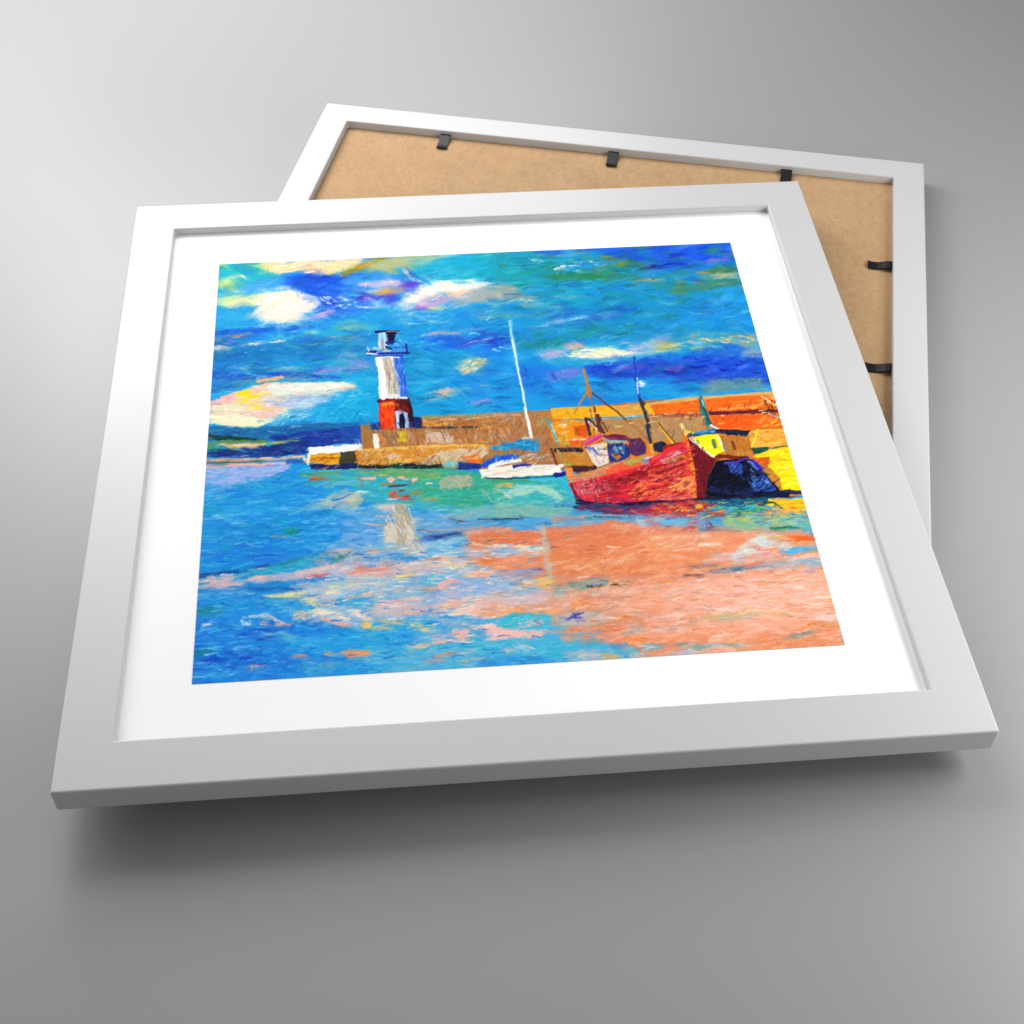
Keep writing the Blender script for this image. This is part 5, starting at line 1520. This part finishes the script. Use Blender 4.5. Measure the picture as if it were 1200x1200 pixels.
0 D 1c3c8c,2c5c8c,4c6c7c 24 12 1.2 -4 | 400,600 700,610 720,640 430,680
0 D f8ecdc,ffffff,f4dcb8 40 9 1.5 -6 | 380,640 640,640 640,760 400,720
0 D 204c94,1c6c8c,3c8ca0,503c74 60 12 1.3 -3 | 690,592 945,592 950,615 700,610
0 D f0c040,e04838,f08030,50b8d8,a8c858 60 9 1.6 -3 | 800,590 945,590 950,612 760,608
4 D 1c3cc0,2c50d0,5048c8,14289c 40 12 1.8 -4 | 180,940 520,870 940,900 960,1020 600,1030
3 D 1c6c84,2c8468,1c7ca4,3cb0d0 60 15 1.9 -5 | 40,250 880,200 1180,350 1000,520 200,420
2 D 28a4d8,4cbce4,1c78c8,88d0e8 50 13 1.6 -5 | 480,500 1180,440 1190,800 520,780
1 D ffffff,e8f0f4,d8e4f0 22 7 1.3 12 | 900,400 1190,430 1190,500 950,470
1 D 1c58cc,2c78d8,3c90e0,148cc0 50 14 1.8 -4 | 200,640 900,620 900,900 190,960
10 P cec6b4 5 | 330,0 500,0 500,110 400,90 330,80
6 P b4ac98 4 | 375,920 425,915 440,960 500,1010 480,1100 440,1200 385,1200 390,1060
6 P d4ccbc 4 | 300,1080 350,1040 385,1080 380,1190 320,1190
6 D d8d0c0,c4bca8,a89c88,e4dcd0 60 11 1.8 62 | 310,1000 420,920 500,990 500,1190 310,1190
10 D d4ccbc,b0a694,c8bcac 30 11 1.8 50 | 380,0 500,20 600,150 560,200 420,120
11 D c8b8a8,d8b8a0,b8bcb4 16 10 1.5 75 | 320,0 350,0 400,200 400,340 350,240
6 D e8542c,d83c34,f07040 10 6 1.6 0 | 335,835 480,835 480,885 340,870
9 D f8f0dc,f4e4b0,f8d8cc 34 9 1.6 -8 | 740,590 1000,570 1190,600 1150,660 800,640
9 D fff8f0,f4c8b4 14 7 1.3 8 | 380,610 700,610 700,690 380,690
10 D f8ccc4,f8dcd4,f4bcb0 50 13 1.9 -4 | 640,400 840,360 1190,690 1000,790 680,800
10 D ecd88c,f4c878 24 10 1.5 -3 | 120,650 640,660 640,720 200,720
11 D 2cb8d8,54ccdc 40 13 2 -5 | 20,640 390,610 380,690 60,720
12 D d0dcdc,a8d0dc,ecc8bc 26 9 1.7 -6 | 480,270 600,170 840,170 840,230 560,260
12 D f8d0c4,f4c0b0,f8dcd0 70 20 1.8 -2 | 300,440 1000,430 1060,560 900,600 300,600
7 D f8ecdc,fffaf0 14 9 1.5 -12 | 0,665 430,655 420,700 0,725
8 D fce83c,fcdc14,f8f070 24 11 2 -3 | 880,570 1000,545 1060,780 960,800
2 D ffffff,f8f4ec 20 9 1.6 82 | 255,850 290,850 320,1120 270,1120
2 G d8d0c8 9 26 0 .35 | 455,450
2 D e8dccc,d4c4b0,bcac98,f4eee8 36 9 1.2 80 | 285,855 355,850 395,1100 310,1110
2 D 5c90e8,3c70dc,90b4f0 18 8 1.2 80 | 375,860 420,860 455,1110 415,1115
6 D 8c1c18,5c1418,b82c18,301014 34 7 1.3 72 | 360,180 470,185 485,260 380,265
6 D f86828,e83c14,b82814 18 7 1.4 75 | 270,220 370,230 365,380 282,385
5 D f8d860,fce430,f8c8b0,f4e8c8 30 7 1.3 -20 | 320,130 500,110 560,220 420,270 340,200
1 D f8e8c8,f8d8a8,fbead0 40 11 1.8 -4 | 520,175 1140,145 1000,240 700,225
1 D d8c468,e8d080,98a858 16 8 1.2 -22 | 960,250 1200,150 1200,190 1060,250
3 D f4f0d0,ece8b0,f8f4e4,d8d0e0 44 9 1.1 -4 | 480,895 640,850 980,850 1000,875 700,900
6 D c49058,e0b478,8c5c34,d8c0a0,a07848,f0c880 110 7 1.5 -40 | 120,555 560,510 1040,510 1030,560 640,630 140,635
6 D 8c5430,c88c58,d0a888,7c5840,b88050 90 7 1.5 75 | 220,410 560,390 1200,370 1200,470 560,500 270,515
6 D c08c58,946038,d8a870 40 11 1.5 -4 | 580,315 1200,275 1200,370 580,372
"""

# ---------------------------------------------------------------- the painting
# brush marks: tile, kind, colour and size | points. Points are read on the picture itself and
# carried to the flat print by the plane homography of its four corners.
CANVAS = 780
TILES = {0: (0, 0, 1), 1: (220, 280, 6), 2: (400, 280, 6), 3: (580, 270, 6), 4: (740, 270, 6), 5: (220, 440, 6),
         6: (400, 440, 6), 7: (580, 440, 6), 8: (760, 440, 6), 9: (220, 620, 6), 10: (400, 620, 6),
         11: (580, 620, 6), 12: (760, 600, 5)}


def homography(src, dst):
    A = []
    for (x, y), (u, v) in zip(src, dst):
        A.append([x, y, 1, 0, 0, 0, -u * x, -u * y, -u])
        A.append([0, 0, 0, x, y, 1, -v * x, -v * y, -v])
    return np.linalg.svd(np.array(A, float))[2][-1].reshape(3, 3)


def hexc(h):
    return np.array([int(h[i:i + 2], 16) for i in (0, 2, 4)], np.float32) / 255


def paint(marks):
    n = CANVAS + 1
    corners = [(257, 309.7), (855.7, 284.3), (990.4, 756), (224.7, 802)]
    H = homography([(0, 0), (1, 0), (1, 1), (0, 1)], corners)
    Hi = np.linalg.inv(H)
    g = np.linspace(0, 1, n)
    U, V = np.meshgrid(g, g)
    W = H[2, 0] * U + H[2, 1] * V + H[2, 2]
    PX = ((H[0, 0] * U + H[0, 1] * V + H[0, 2]) / W).astype(np.float32)
    PY = ((H[1, 0] * U + H[1, 1] * V + H[1, 2]) / W).astype(np.float32)
    rng = np.random.RandomState(7)

    def noise(cx, cy, seed):
        r = np.random.RandomState(seed)
        gw, gh = int(800 / cx) + 3, int(560 / cy) + 3
        G = r.rand(gh, gw).astype(np.float32)
        fx = (PX - 215) / cx
        fy = (PY - 272 + (PX - 215) * 0.05) / cy
        fx = np.clip(fx, 0, gw - 1.01)
        fy = np.clip(fy, 0, gh - 1.01)
        ix, iy = fx.astype(int), fy.astype(int)
        tx, ty = fx - ix, fy - iy
        tx, ty = tx * tx * (3 - 2 * tx), ty * ty * (3 - 2 * ty)
        return (G[iy, ix] * (1 - tx) + G[iy, ix + 1] * tx) * (1 - ty) + (G[iy + 1, ix] * (1 - tx) + G[iy + 1, ix + 1] * tx) * ty

    na, nb = noise(9, 7, 1), noise(9, 7, 2)
    fa, fb = noise(2.6, 2.0, 3), noise(2.6, 2.0, 4)
    DX = (na - .5) * 1.1 + (fa - .5) * 0.5
    DY = (nb - .5) * 1.1 + (fb - .5) * 0.5
    hs = noise(11, 1.1, 5) * .6 + noise(3.0, 1.0, 6) * .4      # bristle marks along the sweep
    vs = noise(1.2, 10, 8) * .6 + noise(1.0, 3.0, 9) * .4
    C = np.zeros((n, n, 3), np.float32)
    C[:] = hexc("1f9bdc")

    OFF = [(1, 0), (.7, .7), (0, 1), (-.7, .7), (-1, 0), (-.7, -.7), (0, -1), (.7, -.7)]

    def window(x0, y0, x1, y1):
        q = []
        for x, y in ((x0, y0), (x1, y0), (x1, y1), (x0, y1)):
            w = Hi[2, 0] * x + Hi[2, 1] * y + Hi[2, 2]
            q.append(((Hi[0, 0] * x + Hi[0, 1] * y + Hi[0, 2]) / w, (Hi[1, 0] * x + Hi[1, 1] * y + Hi[1, 2]) / w))
        us, vv = [a for a, _ in q], [b for _, b in q]
        i0, i1 = max(0, int(min(vv) * CANVAS) - 2), min(n, int(max(vv) * CANVAS) + 3)
        j0, j1 = max(0, int(min(us) * CANVAS) - 2), min(n, int(max(us) * CANVAS) + 3)
        if i1 <= i0 or j1 <= j0:
            return None
        return slice(i0, i1), slice(j0, j1)

    def blend(s, a, c, streak):
        # a loaded brush is never one flat tone
        a = a[..., None]
        tone = (streak[..., None] - .5) * 0.05
        C[s] = C[s] * (1 - a) + np.clip(c + tone, 0, 1) * a

    def stroke(c, pts, w0, w1, dry, al=.94):
        m = max(w0, w1) + 2
        xs, ys = [p[0] for p in pts], [p[1] for p in pts]
        s = window(min(xs) - m, min(ys) - m, max(xs) + m, max(ys) + m)
        if s is None:
            return
        k = min(1.0, max(w0, w1) / 5)
        X, Y = PX[s] + DX[s] * k * 1.6, PY[s] + DY[s] * k * 1.6
        best = np.full(X.shape, 99, np.float32)
        L = [0]
        for a, b in zip(pts, pts[1:]):
            L.append(L[-1] + math.hypot(b[0] - a[0], b[1] - a[1]))
        tot = max(L[-1], 1e-6)
        for i, (a, b) in enumerate(zip(pts, pts[1:])):
            dx, dy = b[0] - a[0], b[1] - a[1]
            l2 = max(dx * dx + dy * dy, 1e-6)
            t = np.clip(((X - a[0]) * dx + (Y - a[1]) * dy) / l2, 0, 1)
            d = np.hypot(X - a[0] - t * dx, Y - a[1] - t * dy)
            f = (L[i] + t * (L[i + 1] - L[i])) / tot
            hw = (w0 + (w1 - w0) * f) * .5
            best = np.minimum(best, d - hw)
        st = vs[s] if abs(ys[-1] - ys[0]) > abs(xs[-1] - xs[0]) else hs[s]
        a = np.clip(0.5 - best / 1.0, 0, 1)
        if dry > 0:
            a = a * np.clip((st * .7 + fa[s] * .3 - dry * .72) / .16 + .5, 0, 1)
        blend(s, a * al, c, st)

    def inside(pts, X, Y):
        r = np.zeros(X.shape, bool)
        for (x0, y0), (x1, y1) in zip(pts, pts[1:] + pts[:1]):
            if y0 == y1:
                continue
            cnd = (y0 > Y) != (y1 > Y)
            r ^= cnd & (X < (x1 - x0) * (Y - y0) / (y1 - y0) + x0)
        return r

    def poly(c, pts, rough):
        xs, ys = [p[0] for p in pts], [p[1] for p in pts]
        s = window(min(xs) - 3, min(ys) - 3, max(xs) + 3, max(ys) + 3)
        if s is None:
            return
        k = rough * .55
        a = np.zeros(PX[s].shape, np.float32)
        f = .3 if rough < 4.5 else .25 * rough
        for i in range(8):
            ox, oy = f * OFF[i][0], f * OFF[i][1] * .8
            a += .125 * inside(pts, PX[s] + DX[s] * k + ox, PY[s] + DY[s] * k * .7 + oy)
        if rough > 4.5:                      # worn, half-dry edges on the loose patches
            a = np.clip((a - .5) * 1.2 + .5 + (hs[s] - .5) * .9 * (a < .97), 0, 1) * .93
        blend(s, a, c, hs[s])

    def blob(c, x, y, rx, ry, ang, al, soft=False):
        r = max(rx, ry) * 1.3 + 2
        s = window(x - r, y - r, x + r, y + r)
        if s is None:
            return
        ca, sa = math.cos(math.radians(ang)), math.sin(math.radians(ang))
        X, Y = PX[s] - x + DX[s] * 2, PY[s] - y + DY[s] * 2
        d = np.hypot((X * ca + Y * sa) / rx, (-X * sa + Y * ca) / ry)
        if soft:
            a = np.clip(1.25 - d + (na[s] - .5) * .7 + (hs[s] - .5) * .6, 0, 1)
            a = a * a * (3 - 2 * a)
            blend(s, a * al, c, hs[s])
            return
        a = np.clip((1.15 - d) / .5, 0, 1) * np.clip((hs[s] - .25) / .2, .3, 1)
        blend(s, a * al, c, hs[s])

    for line in marks.strip().splitlines():
        line = line.strip()
        if not line or line[0] == "#":
            continue
        head, tail = line.split("|")
        h = head.split()
        ox, oy, k = TILES[int(h[0])]
        pts = [tuple(float(q) for q in p.split(",")) for p in tail.split()]
        pts = [(ox + x / k, oy + y / k) for x, y in pts]
        op = h[1]
        if op == "P":
            poly(hexc(h[2]), pts, float(h[3]))
        elif op == "S":
            stroke(hexc(h[2]), pts, float(h[3]), float(h[4]), float(h[5]))
        elif op == "B":
            for x, y in pts:
                blob(hexc(h[2]), x, y, float(h[3]), float(h[4]), float(h[5]), float(h[6]))
        elif op == "G":
            for x, y in pts:
                blob(hexc(h[2]), x, y, float(h[3]), float(h[4]), float(h[5]), float(h[6]), True)
        elif op == "L":
            # drag the wet paint along slowly turning directions
            amt, ln = float(h[2]), float(h[3])
            th = (noise(16, 10, 21) - .5) * 2.6
            sw = np.zeros_like(C)
            J, I = np.meshgrid(np.arange(n), np.arange(n))
            ts = np.linspace(-1, 1, 9)
            for t in ts:
                jj = np.clip(J + np.cos(th) * ln * t + (fa - .5) * 3, 0, CANVAS).astype(int)
                ii = np.clip(I + np.sin(th) * ln * t + (fb - .5) * 4, 0, CANVAS).astype(int)
                sw += C[ii, jj] / len(ts)
            a = inside(pts, PX + DX * 3, PY + DY * 3)[..., None] * amt
            C[:] = C * (1 - a) + sw * a
        elif op == "M":
            # wet-in-wet: short marks carry the colour they stand on a little way along
            cnt, ln, wd, ang, jit, ox2, oy2, turn, al0 = [float(q) for q in h[2:11]]
            xs, ys = [p[0] for p in pts], [p[1] for p in pts]
            qx = min(xs) + rng.rand(int(cnt)) * (max(xs) - min(xs))
            qy = min(ys) + rng.rand(int(cnt)) * (max(ys) - min(ys))
            for x, y in zip(qx, qy):
                if not inside(pts, np.array([x]), np.array([y]))[0]:
                    continue
                sx, sy = x + rng.randn() * ox2, y + rng.randn() * oy2
                w = Hi[2, 0] * sx + Hi[2, 1] * sy + Hi[2, 2]
                i = int(np.clip((Hi[1, 0] * sx + Hi[1, 1] * sy + Hi[1, 2]) / w * CANVAS, 0, CANVAS))
                j = int(np.clip((Hi[0, 0] * sx + Hi[0, 1] * sy + Hi[0, 2]) / w * CANVAS, 0, CANVAS))
                c = C[i, j] + (rng.rand(3).astype(np.float32) - .5) * jit * np.array([.8, 1, .8], np.float32) + rng.randn() * jit * .35
                q = rng.rand()
                if q < .07:
                    c = c * (.68 + .25 * rng.rand())          # a darker and a lighter load now and then
                elif q < .18:
                    c = c + (1 - c) * (.15 + .35 * rng.rand())
                a = math.radians(ang + rng.randn() * turn)
                l = ln * (.4 + .8 * rng.rand()) * .5
                w = wd * (.5 + .8 * rng.rand())
                dx, dy = math.cos(a) * l, math.sin(a) * l
                b = rng.randn() * l * .2
                stroke(np.clip(c, 0, 1), [(x - dx, y - dy), (x - b * math.sin(a), y + b * math.cos(a)), (x + dx, y + dy)],
                       w, w * .5, .1 + .3 * rng.rand(), al0 * (.6 + .5 * rng.rand()))
        elif op == "D":
            cols = [hexc(q) for q in h[2].split(",")]
            cnt, ln, wd, ang = int(h[3]), float(h[4]), float(h[5]), float(h[6])
            xs, ys = [p[0] for p in pts], [p[1] for p in pts]
            got = 0
            for _ in range(cnt * 8):
                if got >= cnt:
                    break
                x = min(xs) + rng.rand() * (max(xs) - min(xs))
                y = min(ys) + rng.rand() * (max(ys) - min(ys))
                if not inside(pts, np.array([x]), np.array([y]))[0]:
                    continue
                got += 1
                c = cols[rng.randint(len(cols))] + (rng.rand(3).astype(np.float32) - .5) * .05 + (rng.rand() - .5) * .05
                a = math.radians(ang + rng.randn() * 9)
                l = ln * (.45 + .7 * rng.rand()) * .5
                bend = rng.randn() * wd * .5
                w = wd * (.6 + .7 * rng.rand())
                dx, dy = math.cos(a) * l, math.sin(a) * l
                stroke(np.clip(c, 0, 1), [(x - dx, y - dy), (x + bend * -math.sin(a), y + bend * math.cos(a)), (x + dx, y + dy)],
                       w, w * .4, .2 + .3 * rng.rand(), .5 + .4 * rng.rand())
    # edges of the sheet: the marks run on past the cut
    m = 3
    C[:m], C[-m:] = C[m:2 * m][::-1].copy(), C[-2 * m:-m][::-1].copy()
    C[:, :m], C[:, -m:] = C[:, m:2 * m][:, ::-1].copy(), C[:, -2 * m:-m][:, ::-1].copy()
    # weave of the canvas and thin ridges of paint
    gr = np.random.RandomState(3).rand(n, n).astype(np.float32)
    C += ((hs - .5) * .012 + (fa - .5) * .022 + (gr - .5) * .04)[..., None]
    g = C.mean(-1, keepdims=True)
    C = g + (C - g) * 1.01                                         # strong pigments
    C = .5 + (C - .5) * 1.07
    return np.clip(C, 0, 1)


def print_mesh(colours):
    n = CANVAS + 1
    g = np.linspace(0, 1, n)
    U, V = np.meshgrid(g, g)
    q = np.array(QUAD) * S
    co = ((1 - U) * (1 - V))[..., None] * q[0] + (U * (1 - V))[..., None] * q[1] + (U * V)[..., None] * q[2] + ((1 - U) * V)[..., None] * q[3]
    co = np.concatenate([co, np.full((n, n, 1), (-FRONT_D + 0.0008) * S)], 2).astype(np.float32)
    idx = np.arange(n * n).reshape(n, n)
    quads = np.stack([idx[1:, :-1], idx[1:, 1:], idx[:-1, 1:], idx[:-1, :-1]], -1).reshape(-1).astype(np.int32)
    me = bpy.data.meshes.new("painting")
    me.vertices.add(n * n)
    me.vertices.foreach_set("co", co.reshape(-1))
    k = (n - 1) * (n - 1)
    me.loops.add(k * 4)
    me.loops.foreach_set("vertex_index", quads)
    me.polygons.add(k)
    me.polygons.foreach_set("loop_start", np.arange(0, k * 4, 4, dtype=np.int32))
    me.update(calc_edges=True)
    me.validate()
    lin = np.where(colours <= 0.04045, colours / 12.92, ((colours + 0.055) / 1.055) ** 2.4) * PIGMENT
    rgba = np.concatenate([lin, np.ones((n, n, 1))], 2).astype(np.float32)
    at = me.color_attributes.new("pigment", "FLOAT_COLOR", "POINT")
    at.data.foreach_set("color", rgba.reshape(-1))
    return me


PIGMENT = 0.88
link("painting", print_mesh(paint(MARKS)), M_PRINT, front)


# ---------------------------------------------------------------- light
def area(name, loc, target, size, watts, size_y=None):
    l = bpy.data.lights.new(name, "AREA")
    l.energy = watts
    l.shape = "RECTANGLE"
    l.size = size
    l.size_y = size_y or size
    o = bpy.data.objects.new(name, l)
    col.objects.link(o)
    o.location = loc
    o.rotation_euler = (Vector(target) - Vector(loc)).to_track_quat("-Z", "Y").to_euler()
    return o


WORLD = 0.13
area("area_light", (-0.6, 0.5, 0.8), (-0.1, 0, 0), 0.5, 2.8)
area("area_light", (-0.9, 0.1, 0.6), (0, 0, 0), 0.5, 2.3)
area("area_light", (0.6, 0.4, 0.6), (0.2, -0.1, 0), 0.4, 0.5)
area("area_light", (-0.36, 0.33, 0.36), (-0.28, 0.14, 0), 0.25, 1.6)
area("area_light", (-0.15, 0.5, 0.35), (-0.1, 0.2, 0), 0.25, 0.78)
area("area_light", (0.42, -0.08, 0.25), (0.27, -0.08, 0), 0.2, 1.34)
area("area_light", (-0.3, 0.6, 1.0), (0, 0, 0), 0.5, 2.7)
area("area_light", (-0.55, -0.1, 0.3), (0, 0, 0), 0.3, 0.4)
area("area_light", (-0.55, 0.35, 0.3), (-0.3, 0.15, 0), 0.25, 0.6)
area("area_light", (-0.8, 0.5, 0.25), (-0.1, 0, 0), 0.4, 0.15, 0.2)
area("area_light", (0.6, -0.3, 0.2), (0.1, -0.1, 0), 0.3, 1.2, 0.2)  # added low fill, lifts the front frame's near side and the right front
area("area_light", (0.1, -1.0, 0.5), (0, 0, 0), 0.5, 0.5)  # fill added behind the camera to brighten rail faces turned towards it
w = bpy.data.worlds.new("World")
scene.world = w
w.use_nodes = True
w.node_tree.nodes["Background"].inputs["Color"].default_value = (1, 1, 1, 1)
w.node_tree.nodes["Background"].inputs["Strength"].default_value = WORLD

# ---------------------------------------------------------------- camera
cam = bpy.data.cameras.new("camera")
cam.sensor_width = 36
cam.lens = 36 * 1687.525 / 1200
cam.clip_start = 0.01
cam.clip_end = 100
co = bpy.data.objects.new("camera", cam)
col.objects.link(co)
co.matrix_world = Matrix(((0.983416, -0.133252, 0.123033, 0.41102 * S), (0.181361, 0.717879, -0.672129, -3.190335 * S), (0.00124, 0.683296, 0.730141, 2.703127 * S), (0, 0, 0, 1)))
scene.camera = co
scene.view_settings.view_transform = "Standard"
scene.view_settings.look = "None"
scene.view_settings.exposure = 0
scene.view_settings.gamma = 1
scene.render.engine = "CYCLES"
scene.cycles.use_denoising = True
scene.cycles.max_bounces = 8
